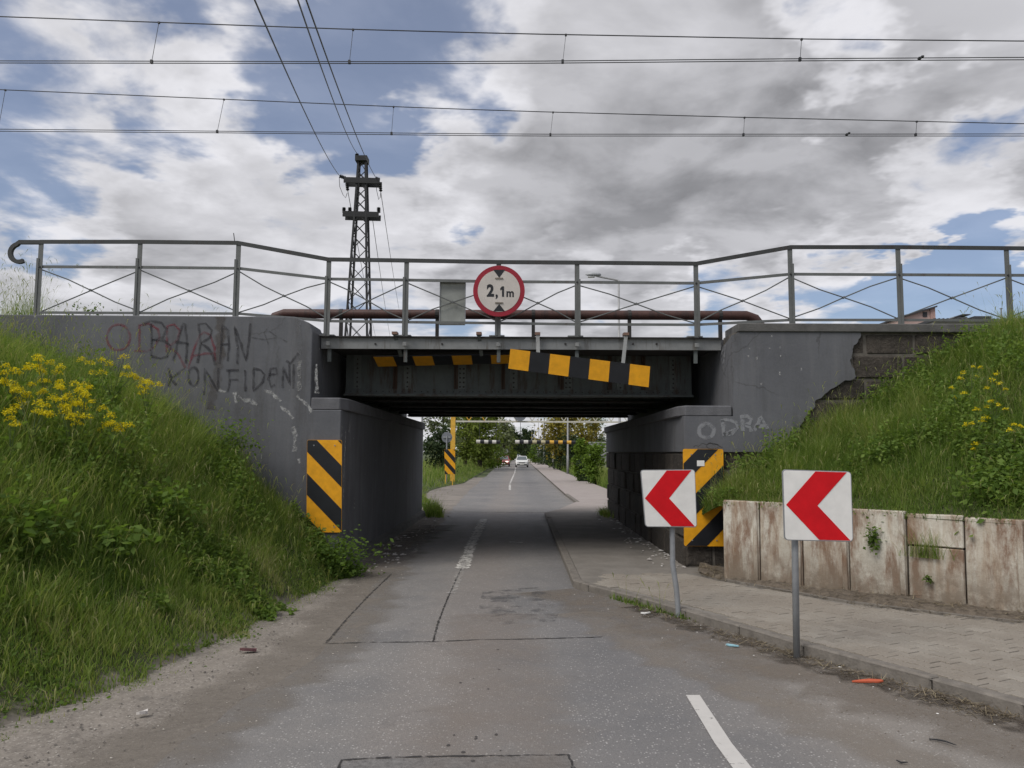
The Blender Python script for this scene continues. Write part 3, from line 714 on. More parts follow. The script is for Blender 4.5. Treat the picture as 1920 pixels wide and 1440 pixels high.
# cross bracing and pipes between girders, seen from below
for x in np.arange(XU + .6, XUR - .3, .95):
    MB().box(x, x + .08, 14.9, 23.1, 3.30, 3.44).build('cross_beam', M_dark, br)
for a, b in (((-2.6, 14.9, ZG + .05), (2.2, 16.2, ZG + .05)), ((-2.2, 16.2, ZG + .06), (2.6, 14.9, ZG + .06)), ((-2.6, 18.4, ZG + .05), (2.2, 19.8, ZG + .05)), ((-2.2, 21.4, ZG + .05), (2.6, 20.0, ZG + .05))):
    MB().bar(a, b, .07, .012).build('wind_brace', M_girder, br)
for yg in (15.5, 17.3, 20.7, 22.4):
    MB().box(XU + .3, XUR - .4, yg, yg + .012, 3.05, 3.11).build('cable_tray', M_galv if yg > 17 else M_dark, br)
# post shoes and brackets below the beam
for px in (617, 760, 935, 1082, 1305):
    x = at(px, 632, YE).x
    MB().box(x - .16, x + .10, YE - .07, YE + .12, zt + .001, zt + .022).build('post_shoe', M_beam, br)
    MB().box(x - .03, x + .03, YE + .04, YE + .10, zb - .22, zb - .001).build('post_foot', M_girder, br)
    MB().cbox(x - .035, x + .035, YE - .075, YE - .035, zt - .17, zt - .10, .006).build('bolt_plate', M_beam, br)
for px in (704, 829, 1060, 1187, 1231):
    p = at(px, 645, YE); MB().tube([p, p + Vector((0, -.02, 0))], .018, 6).build('bolt', M_dark, br)

# pipe carried along the bridge
pz = at(960, 590, 13.95).z
px0, px1 = at(520, 590, 13.95).x, at(1412, 592, 13.95).x
pp = [(px0 - .25, 13.95, pz - .35), (px0 - .03, 13.95, pz - .05), (px0 + .12, 13.95, pz)] + [(px0 + .12 + (px1 - px0 - .24) * k / 10, 13.95, pz) for k in range(1, 11)] + [(px1 + .03, 13.95, pz - .05), (px1 + .25, 13.95, pz - .35)]
pipe = thing('pipe', 'rusty brown service pipe running along the bridge deck behind the railing', 'pipe', (px0, 13.95, pz - .35))
MB().tube(pp, .085, 12).build('pipe_run', M_pipe, pipe, smooth=True)
for px in (640, 820, 1000, 1180, 1350):
    x = at(px, 590, 13.95).x; MB().tube([(x - .03, 13.95, pz), (x + .03, 13.95, pz)], .092, 12).build('pipe_clamp', M_dark, pipe)
    MB().box(x - .03, x + .03, 13.92, 13.98, zt - .02, pz - .08).build('pipe_support', M_dark, pipe)

# ------------------------------------------------------------------ railing
YR = 13.12
rl = thing('railing', 'grey steel bridge railing with crossed rods and curled left end', 'railing', (0, YR, 3.8))
PX = [75, 261, 446, 616, 762, 935, 1082, 1305, 1482, 1685, 1889, 2090]
TOPY = [454, 454, 456, 487, 489, 492, 493, 495, 464, 464, 466, 468]
MIDY = [500, 501, 503, 523, 525, 528, 529, 531, 514, 515, 516, 517]
LOWY = [586, 587, 588, 602, 604, 606, 608, 609, 600, 600, 601, 602]
TOPI = [at(x, y, YR) for x, y in zip(PX, TOPY)]; MIDI = [at(x, y, YR) for x, y in zip(PX, MIDY)]; LOWI = [at(x, y, YR) for x, y in zip(PX, LOWY)]
base = [4.1, 4.1, 4.1, zt, zt, zt, zt, zt, ZWR, ZWR, ZWR, ZWR]
def angle(a, b, leg, th, yoff, name, m, up=True):
    a, b = Vector(a), Vector(b); a.y = b.y = YR + yoff
    mb = MB(); mb.bar(a, b, th, leg); mb.bar(a + Vector((0, leg / 2, leg / 2 if up else -leg / 2)), b + Vector((0, leg / 2, leg / 2 if up else -leg / 2)), leg, th)
    return mb.build(name, m, rl)
for i in range(len(PX)):
    x = MIDI[i].x; z1 = TOPI[i].z - .02
    mb = MB(); mb.box(x - .04, x + .04, YR - .006, YR + .004, base[i] - .02, z1); mb.box(x + (.032 if x > 0 else -.04), x + (.04 if x > 0 else -.032), YR + .004, YR + .07, base[i] - .02, z1)
    mb.build('post', M_rail, rl)
    sg = 1 if x > 0 else -1
    MB().box(x + sg * .018, x + sg * .058, YR - .018, YR - .008, base[i], z1 - .26).build('post_strap', M_rail, rl)
    MB().tube([(x, YR - .008, MIDI[i].z), (x, YR - .03, MIDI[i].z)], .014, 6).build('bolt', M_railtop, rl)
for i in range(len(PX) - 1):
    angle(TOPI[i], TOPI[i + 1], .065, .012, -.012, 'top_rail', M_railtop)
    angle(MIDI[i], MIDI[i + 1], .045, .010, .012, 'middle_rail', M_rail)
    angle(LOWI[i], LOWI[i + 1], .040, .010, .012, 'bottom_rail', M_rail)
    for s_ in (0, 1):
        a, b = (MIDI[i], LOWI[i + 1]) if s_ else (LOWI[i], MIDI[i + 1])
        a, b = Vector(a), Vector(b); a.z -= .04 if s_ else -.03; b.z += .03 if s_ else -.04
        q = (Vector(MIDI[i]) + Vector(MIDI[i + 1]) + Vector(LOWI[i]) + Vector(LOWI[i + 1])) / 4
        a.y = b.y = q.y = YR + (.03 if s_ else .048)
        kx = .05 * math.sin(i * 2.1 + s_); m1 = a.lerp(q, .55) + Vector((0, 0, kx * .5)); m2 = q.lerp(b, .5) - Vector((0, 0, kx * .5))
        MB().tube([a, m1, q, m2, b], .011, 5).build('brace_rod', M_rail, rl)
    MB().tube([q + Vector((0, -.02, 0)), q + Vector((0, .03, 0))], .022, 6).build('rod_clip', M_rail, rl)
cc = at(36, 474, YR); R_ = .155
hook = [Vector((TOPI[0].x, YR - .012, TOPI[0].z))] + [Vector((cc.x + R_ * math.cos(a), YR - .012, cc.z + R_ * math.sin(a))) for a in np.linspace(rad(92), rad(300), 14)]
hook[1].z = TOPI[0].z
mb = MB(); vs = []
for i, p in enumerate(hook):
    t = (hook[min(i + 1, len(hook) - 1)] - hook[max(i - 1, 0)]).normalized(); n__ = Vector((t.z, 0, -t.x)) * .034
    for q in (p - n__, p + n__): vs += [(q.x, q.y - .006, q.z), (q.x, q.y + .05, q.z)]
fs = []
for i in range(len(hook) - 1):
    a, b = 4 * i, 4 * i + 4
    fs += [(a, a + 2, b + 2, b), (a + 1, b + 1, b + 3, a + 3), (a, b, b + 1, a + 1), (a + 2, a + 3, b + 3, b + 2)]
fs += [(0, 1, 3, 2), tuple(len(vs) - 4 + k for k in (0, 2, 3, 1))]
mb.add(vs, fs).build('curled_end', M_railtop, rl)
p = at(438, 437, YR); MB().tube([TOPI[2] + Vector((-.05, 0, 0)), p], .008, 4).build('stub_wire', M_railtop, rl)

# hanging striped boards under the edge beam
def striped_board(name, label, corners, n, first_yellow, thick):
    TL, TR, BR, BL = [Vector(c) for c in corners]
    o = thing(name, label, 'warning board', TL)
    nr = (TR - TL).cross(BL - TL).normalized()
    if nr.y > 0: nr = -nr
    MB().prism([TL, TR, BR, BL], -nr * thick).build('board', M_blk, o)
    for i in range(n):
        if (i % 2 == 0) == first_yellow:
            a, b = i / n, (i + 1) / n
            q = [TL.lerp(TR, a), TL.lerp(TR, b), BL.lerp(BR, b), BL.lerp(BR, a)]
            MB().prism([v + nr * .0035 for v in q], nr * .002).build('yellow_field', M_yel, o)
    return o
b1 = striped_board('height_warning_board', 'tilted black and yellow striped board hanging below the bridge edge', [at(957, 654, 13.05), at(1219, 687, 13.05), at(1216, 726, 13.10), at(953, 691, 13.10)], 7, True, .02)
b2 = striped_board('height_warning_board', 'bent-back black and yellow board folded up flat under the bridge', [at(700, 669, 13.55), at(957, 665, 13.55), at(957, 681, 14.15), at(709, 687, 14.15)], 7, True, .02)
for o_, lst in ((b1, ((1008, 625, 1009, 664, 13.22), (1174, 627, 1168, 682, 13.22))), (b2, ((740, 626, 752, 668, 13.22), (898, 629, 903, 667, 13.22)))):
    for x0, y0, x1, y1, yy in lst:
        a, b = at(x0, y0, yy), at(x1, y1, yy + (.32 if o_ is b2 else -.14))
        MB().bar(a, b, .06, .02, up=(0, 1, 0)).build('hanger', M_beam if o_ is b1 else M_girder, o_)
        MB().box(a.x - .045, a.x + .045, yy - .04, YE + .06, zt + .024, zt + .07).build('hanger_hook', mat('rusty_hook', col=(.20, .12, .09), rough=.7), o_)

# ------------------------------------------------------------------ height limit sign and rectangular plate
YS = 12.96
cs = at(935.5, 545.5, YS); RS = at(984, 545.5, YS).x - cs.x
hs = thing('height_limit_sign', 'round red-rimmed height limit sign reading 2,1m on the bridge railing', 'road sign', (cs.x, YS, cs.z - RS))
def disc(r, y0, y1, n=48): return MB().prism([(cs.x + r * math.cos(a), y1, cs.z + r * math.sin(a)) for a in np.linspace(0, 2 * math.pi, n + 1)[:-1]], (0, y0 - y1, 0))
disc(RS, YS, YS + .02).build('red_rim', M_dred, hs)
disc(RS * .82, YS - .004, YS - .001).build('white_face', M_dwhite, hs)
def tri(pp): return MB().prism([Vector((at(x, y, YS).x, YS - .0055, at(x, y, YS).z)) for x, y in pp], (0, -.0025, 0))
tri(((925, 506), (947, 506), (936, 521))).build('upper_triangle', M_blk, hs); tri(((936, 570), (946.5, 583.5), (925, 583.5))).build('lower_triangle', M_blk, hs)
for yy in (522, 568):
    a, b = at(928.5, yy, YS), at(943, yy, YS); MB().bar((a.x, YS - .012, a.z), (b.x, YS - .012, b.z), .014, .02).build('clamp_strap', mat('strap', col=(.2, .17, .14), rough=.5, metal=.5), hs)
def text_mesh(txt, x0, y0, x1, y1, ydep, m, name, parent, bold=.03, sx_=1):
    cu = bpy.data.curves.new('t', 'FONT'); cu.body = txt; cu.size = 1; cu.offset = bold; cu.extrude = .01; cu.resolution_u = 4
    o = bpy.data.objects.new('t', cu); COL.objects.link(o)
    dg = bpy.context.evaluated_depsgraph_get(); me = bpy.data.meshes.new_from_object(o.evaluated_get(dg)); bpy.data.objects.remove(o)
    V = np.array([v.co[:] for v in me.vertices]); lo, hi = V.min(0), V.max(0)
    a, b = at(x0, y1, ydep), at(x1, y0, ydep); off = wloc(parent)
    for v in me.vertices:
        u, q = (v.co.x - lo[0]) / (hi[0] - lo[0]), (v.co.y - lo[1]) / (hi[1] - lo[1])
        v.co = Vector((a.x + (b.x - a.x) * u, ydep - .0055 - .001 * (v.co.z > 0), a.z + (b.z - a.z) * q)) - off
    me.materials.clear(); me.materials.append(m)
    o = bpy.data.objects.new(name, me); COL.objects.link(o); o.parent = parent; return o
text_mesh('2', 912.5, 533, 926.5, 556.5, YS, M_blk, 'digit', hs, .045); tri(((941.2, 537), (945, 537), (945, 556.5), (941.2, 556.5), (941.2, 542.5), (938, 544.5), (938, 540.5))).build('digit', M_blk, hs)
text_mesh(',', 929, 552, 933.5, 561, YS, M_blk, 'comma', hs, .03); text_mesh('m', 949.5, 546, 963.5, 557, YS, M_blk, 'unit_letter', hs, .03)
MB().box(cs.x - .03, cs.x + .03, YS + .022, YR - .02, cs.z - .25, cs.z + .3).build('bracket', M_rail, hs)
YP = 13.22
pl = [at(x, y, YP) for x, y in ((825.5, 527), (873, 527), (872, 608), (824, 608))]
pt = thing('blank_plate', 'rectangular bare grey plate fixed behind the bridge railing', 'plate', (pl[3].x, YP, pl[3].z))
MB().prism(pl, (0, .012, 0)).build('plate', M_back, pt)
for a, b in ((0, 1), (2, 3)): MB().bar(pl[a] + Vector((0, -.01, 0)), pl[b] + Vector((0, -.01, 0)), .02, .035).build('plate_rim', M_galv, pt)
for a, b in ((0, 3), (1, 2)): MB().bar(pl[a] + Vector((0, -.008, 0)), pl[b] + Vector((0, -.008, 0)), .012, .012).build('plate_rim', M_galv, pt)

# ------------------------------------------------------------------ hazard boards on the abutments
def hazard(label, x0, y0, x1, y1, Y, slope, off, period, width, tilt=0.0, flip=1, sticker=None):
    a, b = at(x0, y1, Y), at(x1, y0, Y); w_, h_ = b.x - a.x, b.z - a.z
    o = thing('hazard_board', label, 'hazard board', (a.x, Y, a.z))
    def P3(p, dy): return Vector((a.x + p[0] + tilt * (p[1] - h_), Y + dy, a.z + p[1]))
    rr = rrect(w_, h_, .03)
    MB().prism([P3(p, .018) for p in rr], (0, -.018, 0)).build('panel', M_yel, o)
    c = off
    while c < 5:
        q = clip_poly(rrect(w_ - .008, h_ - .008, .026), -slope, 1, c); q = clip_poly(q, slope, -1, -(c + width)) if len(q) > 2 else q
        if len(q) > 2: MB().prism([P3((p[0] + .004, p[1] + .004), -.003) for p in q], (0, -.002, 0)).build('black_stripe', M_blk, o)
        c += period
    for fx in (.2, .8):
        for fz in (.06, .94): MB().tube([P3((w_ * fx, h_ * fz), -.005), P3((w_ * fx, h_ * fz), -.012)], .012, 6).build('bolt', M_galv, o)
    return o, P3
hl, _ = hazard('black and yellow hazard board on the left abutment, half sunk in grass', 571, 825, 641, 998, Y0 - .035, -1.02, -.10, .69, .345, -.02)
hr, P3 = hazard('black and yellow hazard board on the right abutment behind the tilted sign', 1283, 842, 1356, 1024, Y0 - .035, 1.0, -1.02, .665, .33)
q = [P3(p, -.007) for p in ((.22, 1.27), (.34, 1.27), (.34, 1.36), (.22, 1.36))]
MB().prism(q, (0, -.001, 0)).build('white_sticker', M_white, hr)
a = at(1300, 842, Y0 - .05); wv = [a + Vector((t_ * .47, -.01 + .02 * math.sin(t_ * 9), .03 + .06 * math.sin(t_ * 3.0) + .015 * math.sin(t_ * 25))) for t_ in np.linspace(0, 1, 24)]
wv2 = [a + Vector((.30 + .09 * math.cos(t_), -.02 + .01 * math.sin(2 * t_), .05 + .045 * math.sin(t_))) for t_ in np.linspace(0, 9, 24)]
lw = thing('loose_wire', 'tangle of loose rusty wire lying on top of the right hazard board', 'wire', a)
MB().tube(wv, .005, 4).build('wire_strand', M_wire, lw); MB().tube(wv2, .005, 4).build('wire_coil', M_wire, lw)

# ------------------------------------------------------------------ red and white chevron signs
def chevron(label, cor, Y, post, yaw=0.0, bent=False):
    TL, TR, BR, BL = [at(x, y, Y + dy) for (x, y), dy in zip(cor, (-yaw, yaw, yaw, -yaw))]
    foot = Vector(post[0])
    o = thing('chevron_sign', label, 'road sign', foot)
    nr = (TR - TL).cross(BL - TL).normalized()
    if nr.y > 0: nr = -nr
    def S(u, v, d=0.0): return (BL.lerp(BR, u)).lerp(TL.lerp(TR, u), v) + nr * d
    rr = [(x, y) for x, y in rrect(1, 1, .055)]; r2 = [(x, y) for x, y in rrect(1, 1, .045)]
    MB().prism([S(u, v, 0) for u, v in rr], -nr * .02).build('panel_rim', M_galv, o)
    MB().prism([S(.012 + u * .976, .012 + v * .976, .0035) for u, v in r2], -nr * .003).build('white_face', M_white, o)
    ch = [(.035, .50), (.475, .985), (.93, .985), (.49, .50), (.955, .018), (.50, .018)]
    MB().prism([S(u, v, .0065) for u, v in ch[:4]], -nr * .0015).build('red_chevron', M_red, o)
    MB().prism([S(u, v, .0065) for u, v in (ch[0], ch[3], ch[4], ch[5])], -nr * .0015).build('red_chevron', M_red, o)
    pts = [Vector(p) - nr * .055 for p in post]
    MB().tube(pts, .031, 12).build('post', M_galv, o, smooth=True)
    for v in (.22, .78):
        c0 = S(.5, v, -.022); t = (TR - TL).normalized()
        MB().bar(c0 - t * .2, c0 + t * .2, .03, .04).build('rear_bracket', M_galv, o)
    return o
gR = G(1498, 1237, 0); YA = gR.y - .03
chevron('upright red and white chevron sign on a straight post, nearer the camera', ((1467, 880), (1596, 884), (1600, 1016), (1471, 1013)), YA, [(gR.x, gR.y, -.1), (gR.x + .01, gR.y, 1.0), (gR.x + .02, gR.y, 1.66)], .01)
gL = G(1274, 1160, 0)
tp = at(1263, 985, gL.y)
chevron('smaller-looking tilted red and white chevron sign on a dented leaning post', ((1201, 881), (1303, 880), (1307, 989), (1210, 988)), gL.y - .03, [(gL.x, gL.y, -.1), (gL.x + .005, gL.y, .05), at(1271, 1105, gL.y), at(1264, 1060, gL.y), tp, at(1256, 890, gL.y)], .035)

# ------------------------------------------------------------------ retaining wall of concrete slabs
rw = thing('retaining_wall', 'low retaining wall of stained whitish concrete slabs beside the pavement', 'wall', (3.0, 11.3, 0))
JX = [1357, 1425, 1505, 1592, 1701, 1809, 1925, 2060, 2230]
L0, L1 = Vector((2.98, 11.55, 0)), Vector((5.45, 9.25, 0)); ld = (L1 - L0)
def onwall(px):
    d = ray(px, 1050); d = Vector((d.x, d.y)); # intersect the plan ray with the wall line
    den_ = d.x * ld.y - d.y * ld.x; t = (L0.x * ld.y - L0.y * ld.x) / den_
    return Vector((d.x * t, d.y * t, 0))
J = [onwall(x) for x in JX]
ln = Vector((ld.y, -ld.x, 0)).normalized()
if ln.y > 0: ln = -ln
TOPZ = [1.23, 1.23, 1.22, 1.20, 1.18, 1.17, 1.16, 1.14]
for i in range(len(J) - 1):
    a, b = J[i], J[i + 1]; t = (b - a).normalized(); l_ = (b - a).length
    parts = [(-.15, TOPZ[i])] if i != 4 else [(-.15, .78), (.80, TOPZ[i])]
    pr = random.uniform(-.008, .02)
    for z0, z1 in parts:
        m_ = MB().cbox(.008, l_ - .008, 0, .14, z0, z1, .012, .006)
        m_.v = [tuple(a + t * v[0] - ln * (v[1] - pr) + Vector((0, 0, v[2]))) for v in m_.v]
        m_.build('slab', M_slab, rw)
    m_ = MB().cbox(l_ - .085, l_ - .02, -.022, 0.01, -.15, TOPZ[i] - .004, .008, .002) if i not in (4,) else None
    if m_:
        m_.v = [tuple(a + t * v[0] - ln * (v[1] - pr) + Vector((0, 0, v[2]))) for v in m_.v]; m_.build('slab_rib', M_slab, rw)
hp = onwall(1878) + ln * .03; hp.z = G(1878, 1100, 0).z; 

# ------------------------------------------------------------------ embankments
def zL(x, y):
    u = toeX(y) - x
    if u <= 0: return -.01
    k = max(0, min(1, (y - 7.5) / 4.5)); k = k * k * (3 - 2 * k)
    z = (.66 * u - .22 * (1 - math.exp(-u * 1.4))) * (1 - k) + 4.35 * (1 - math.exp(-.235 * u)) * k
    z = z if z < 3.7 else 3.7 + .3 * (1 - math.exp(-(z - 3.7) / .3))
    return z + .10 * min(1, u) * mnoise.noise((x * .8, y * .8, 4)) + .03 * min(1, u) * mnoise.noise((x * 3, y * 3, 1))
mb = MB(); ys = np.linspace(-2, 12.79, 50); us = np.concatenate([np.linspace(0, 7, 36), np.linspace(7.6, 40, 12)])
for y in ys:
    for u in us: x = toeX(y) - u; mb.v.append((x, y, zL(x, y) if u > 0 else -.05))
nu = len(us)
mb.f = [(i * nu + j, i * nu + j + 1, (i + 1) * nu + j + 1, (i + 1) * nu + j) for i in range(len(ys) - 1) for j in range(nu - 1)]
tag(mb.build('embankment', M_soil, smooth=True), kind='structure')
# body of the railway embankment behind the wing walls
mb = MB(); mb.box(-60, -5.5, Y0 + .76, 24, -.3, 3.95); mb.box(-60, -9.21, Y0 - .02, Y0 + .76, -.3, 3.9)
mb.box(5.5, 60, Y0 + .8, 24, -.3, 3.85); mb.box(11.51, 60, Y0 - .02, Y0 + .8, -.3, 3.85)
tag(mb.build('railway_embankment', M_soil), kind='structure')
# right slope: ruled between the slab tops and the wing wall
def RS_(s, t):
    a = J[0] + (J[-1] - J[0]) * s; za = 1.16 - .06 * s
    bx = 2.95 + 8.6 * s; zb_ = 1.02 + .62 * (bx - 3.1) - (.1 if s > .3 else 0)
    zb_ = min(zb_, 4.0)
    p = Vector((a.x + (bx - a.x) * t, a.y + (12.79 - a.y) * t, 0))
    p.z = za + (zb_ - za) * t + .10 * math.sin(math.pi * t) * mnoise.noise((p.x, p.y, 2)) + .05 * math.sin(math.pi * t)
    return p
mb = MB(); NS, NT_ = 44, 24
for i in range(NS + 1):
    for j in range(NT_ + 1): mb.v.append(RS_(i / NS, j / NT_) - ln * 0)
mb.f = [(i * (NT_ + 1) + j, i * (NT_ + 1) + j + 1, (i + 1) * (NT_ + 1) + j + 1, (i + 1) * (NT_ + 1) + j) for i in range(NS) for j in range(NT_)]
tag(mb.build('embankment', M_soil, smooth=True), kind='structure')
def vlim(y): return -3.2 - (1.0 if 30 < y < 48 else 0) * math.sin(math.pi * max(0, min(1, (y - 30) / 18)))
def zV(x, y):      # meadow beyond the bridge
    if x < 0: return .42 * max(0, min(1, (vlim(y) - x) / 2.2)) * max(0, min(1, (y - 30) / 12)) + .05 * mnoise.noise((x * .5, y * .3, 0))
    return .25 * max(0, min(1, (x - 4.3) / 2)) + .05 * mnoise.noise((x * .5, y * .3, 0))
for nm, xa, xb in (('meadow', -60, -2.9), ('meadow', 4.3, 50)):
    mb = MB(); ys = np.concatenate([np.linspace(24.2, 80, 40), np.linspace(86, 400, 20)]); xs = np.linspace(xa, xb, 40)
    for y in ys:
        for k in range(40):
            t = (k / 39) ** 2
            x = (vlim(y) - t * 57) if xa < 0 else 4.35 + t * 46
            mb.v.append((x, y, zV(x, y) - (.06 if k == 0 else 0)))
    mb.f = [(i * 40 + j, i * 40 + j + 1, (i + 1) * 40 + j + 1, (i + 1) * 40 + j) for i in range(len(ys) - 1) for j in range(39)]
    tag(mb.build(nm, M_ground, smooth=True), kind='structure')

# ------------------------------------------------------------------ grass
RAMP = [(0, (.055, .096, .022)), (.3, (.118, .190, .042)), (.6, (.195, .275, .062)), (.8, (.29, .32, .11)), (1.0, (.38, .345, .21))]
M_grass = mat('grass', foliage(RAMP, .48))
def raw_mesh(name, V, quads, tris, tint, m, parent=None, **tg):
    me = bpy.data.meshes.new(name); nl = len(quads) * 4 + len(tris) * 3; npoly = len(quads) + len(tris)
    me.vertices.add(len(V)); me.vertices.foreach_set('co', np.asarray(V, dtype=np.float32).ravel())
    me.loops.add(nl); me.polygons.add(npoly)
    me.loops.foreach_set('vertex_index', np.concatenate([np.asarray(quads, dtype=np.int32).ravel(), np.asarray(tris, dtype=np.int32).ravel()]))
    st = np.concatenate([np.arange(len(quads)) * 4, len(quads) * 4 + np.arange(len(tris)) * 3]).astype(np.int32)
    me.polygons.foreach_set('loop_start', st)
    me.update(calc_edges=True)
    a = me.attributes.new('tint', 'FLOAT', 'POINT'); a.data.foreach_set('value', np.asarray(tint, dtype=np.float32))
    me.materials.append(m); o = bpy.data.objects.new(name, me); COL.objects.link(o)
    if parent: o.parent = parent
    tag(o, **tg); return o
def blades(R, H, Wd, lean, tint, heads=None):
    """R roots (n,3); curved tapering blades of three segments"""
    n = len(R); az = rng.uniform(0, 2 * np.pi, n); fz = az + rng.normal(0, .5, n) + np.pi / 2
    dirx, diry = np.cos(az), np.sin(az); sx_, sy_ = np.cos(fz), np.sin(fz)
    T = np.array([0, .38, .74, 1.0]); V = np.zeros((n, 7, 3)); kb = rng.uniform(1.3, 2.6, n)
    for k, t in enumerate(T):
        out = lean * H * t ** kb; up = H * (t - .22 * (lean ** 1.5) * t ** 2.4)
        c = np.stack([R[:, 0] + dirx * out, R[:, 1] + diry * out, R[:, 2] + up], 1)
        ww = Wd * (1, .9, .55, 0)[k] / 2
        if k < 3:
            V[:, 2 * k] = c - np.stack([sx_ * ww, sy_ * ww, 0 * ww], 1); V[:, 2 * k + 1] = c + np.stack([sx_ * ww, sy_ * ww, 0 * ww], 1)
        else: V[:, 6] = c
    b = np.arange(n)[:, None] * 7
    quads = np.concatenate([b + [0, 1, 3, 2], b + [2, 3, 5, 4]]); tris = b + [4, 5, 6]
    return V.reshape(-1, 3), quads, tris, np.repeat(tint, 7), V[:, 6]
def joinraw(parts):
    Vs, Qs, Ts, Cs = [], [], [], []; off = 0
    for V, q, t, c in parts:
        Vs.append(V); Qs.append(np.asarray(q).reshape(-1, 4) + off); Ts.append(np.asarray(t).reshape(-1, 3) + off); Cs.append(c); off += len(V)
    return np.concatenate(Vs), np.concatenate(Qs), np.concatenate(Ts), np.concatenate(Cs)
def seedheads(tips, dirs_len, tint):
    """feathery drooping heads: few narrow spindle quads at the stalk tips"""
    n = len(tips); V = np.zeros((n, 8, 3)); az = rng.uniform(0, 2 * np.pi, n); L = dirs_len
    for k in range(2):
        a = az + k * np.pi / 2; wv_ = .004 + .003 * rng.random(n)
        dx, dy = np.cos(az) * L * .45, np.sin(az) * L * .45
        ex, ey = np.cos(a) * wv_, np.sin(a) * wv_
        V[:, 4 * k] = tips - np.stack([dx * .1, dy * .1, L * .25], 1)
        mid = tips + np.stack([dx * .5, dy * .5, L * .25], 1)
        V[:, 4 * k + 1] = mid + np.stack([ex, ey, 0 * ex], 1); V[:, 4 * k + 3] = mid - np.stack([ex, ey, 0 * ex], 1)
        V[:, 4 * k + 2] = tips + np.stack([dx * 1.3, dy * 1.3, L * .35], 1)
    b = np.arange(n)[:, None] * 8
    q = np.concatenate([b + [0, 1, 2, 3], b + [4, 5, 6, 7]])
    return V.reshape(-1, 3), q, np.zeros((0, 3), int), np.repeat(tint, 8)
def leafquads(C, size, tint, up=.4):
    """broad leaves: diamond quads with random lie"""
    n = len(C); d = rng.normal(0, 1, (n, 3)); d[:, 2] *= .5; d /= np.linalg.norm(d, axis=1)[:, None]
    nr = rng.normal(0, .7, (n, 3)); nr[:, 2] += up * 2.5; s_ = np.cross(d, nr); s_ /= np.linalg.norm(s_, axis=1)[:, None] + 1e-6
    size = size[:, None]; V = np.zeros((n, 4, 3))
    V[:, 0] = C; V[:, 1] = C + d * size * .5 + s_ * size * .34; V[:, 2] = C + d * size - np.array([0, 0, 1]) * size * .15; V[:, 3] = C + d * size * .5 - s_ * size * .34
    return V.reshape(-1, 3), (np.arange(n)[:, None] * 4 + [0, 1, 2, 3]), np.zeros((0, 3), int), np.repeat(tint, 4)
def n2(x, y, s_, z=0): return mnoise.noise((x * s_, y * s_, z))
def herbs(P, H, n, leaf, hmul):
    """upright stalks set with leaf pairs, in drifts"""
    out = []; idx = rng.choice(len(P), n * 4)
    sel = [i for i in idx if n2(P[i][0], P[i][1], .9, 41) > .12][:n]
    if not sel: return out
    Ps = P[sel]; k = len(sel); Hs = H[sel] * rng.uniform(.8, 1.25, k) * hmul + .06
    V, q, t, c, tips = blades(Ps, Hs, np.full(k, .007), rng.uniform(.05, .35, k), rng.uniform(.25, .6, k)); out.append((V, q, t, c))
    C = []
    for p, tip, h in zip(Ps, tips, Hs):
        for f in np.linspace(.35, 1, 7): C += [p + (tip - p) * f + rng.normal(0, .012, 3) for _ in range(2)]
    C = np.array(C); tone = np.repeat(rng.uniform(.2, .62, k), 14)
    out.append(leafquads(C, rng.uniform(.6, 1.3, len(C)) * leaf, np.clip(tone + rng.normal(0, .06, len(C)), 0, .8), .35)); return out
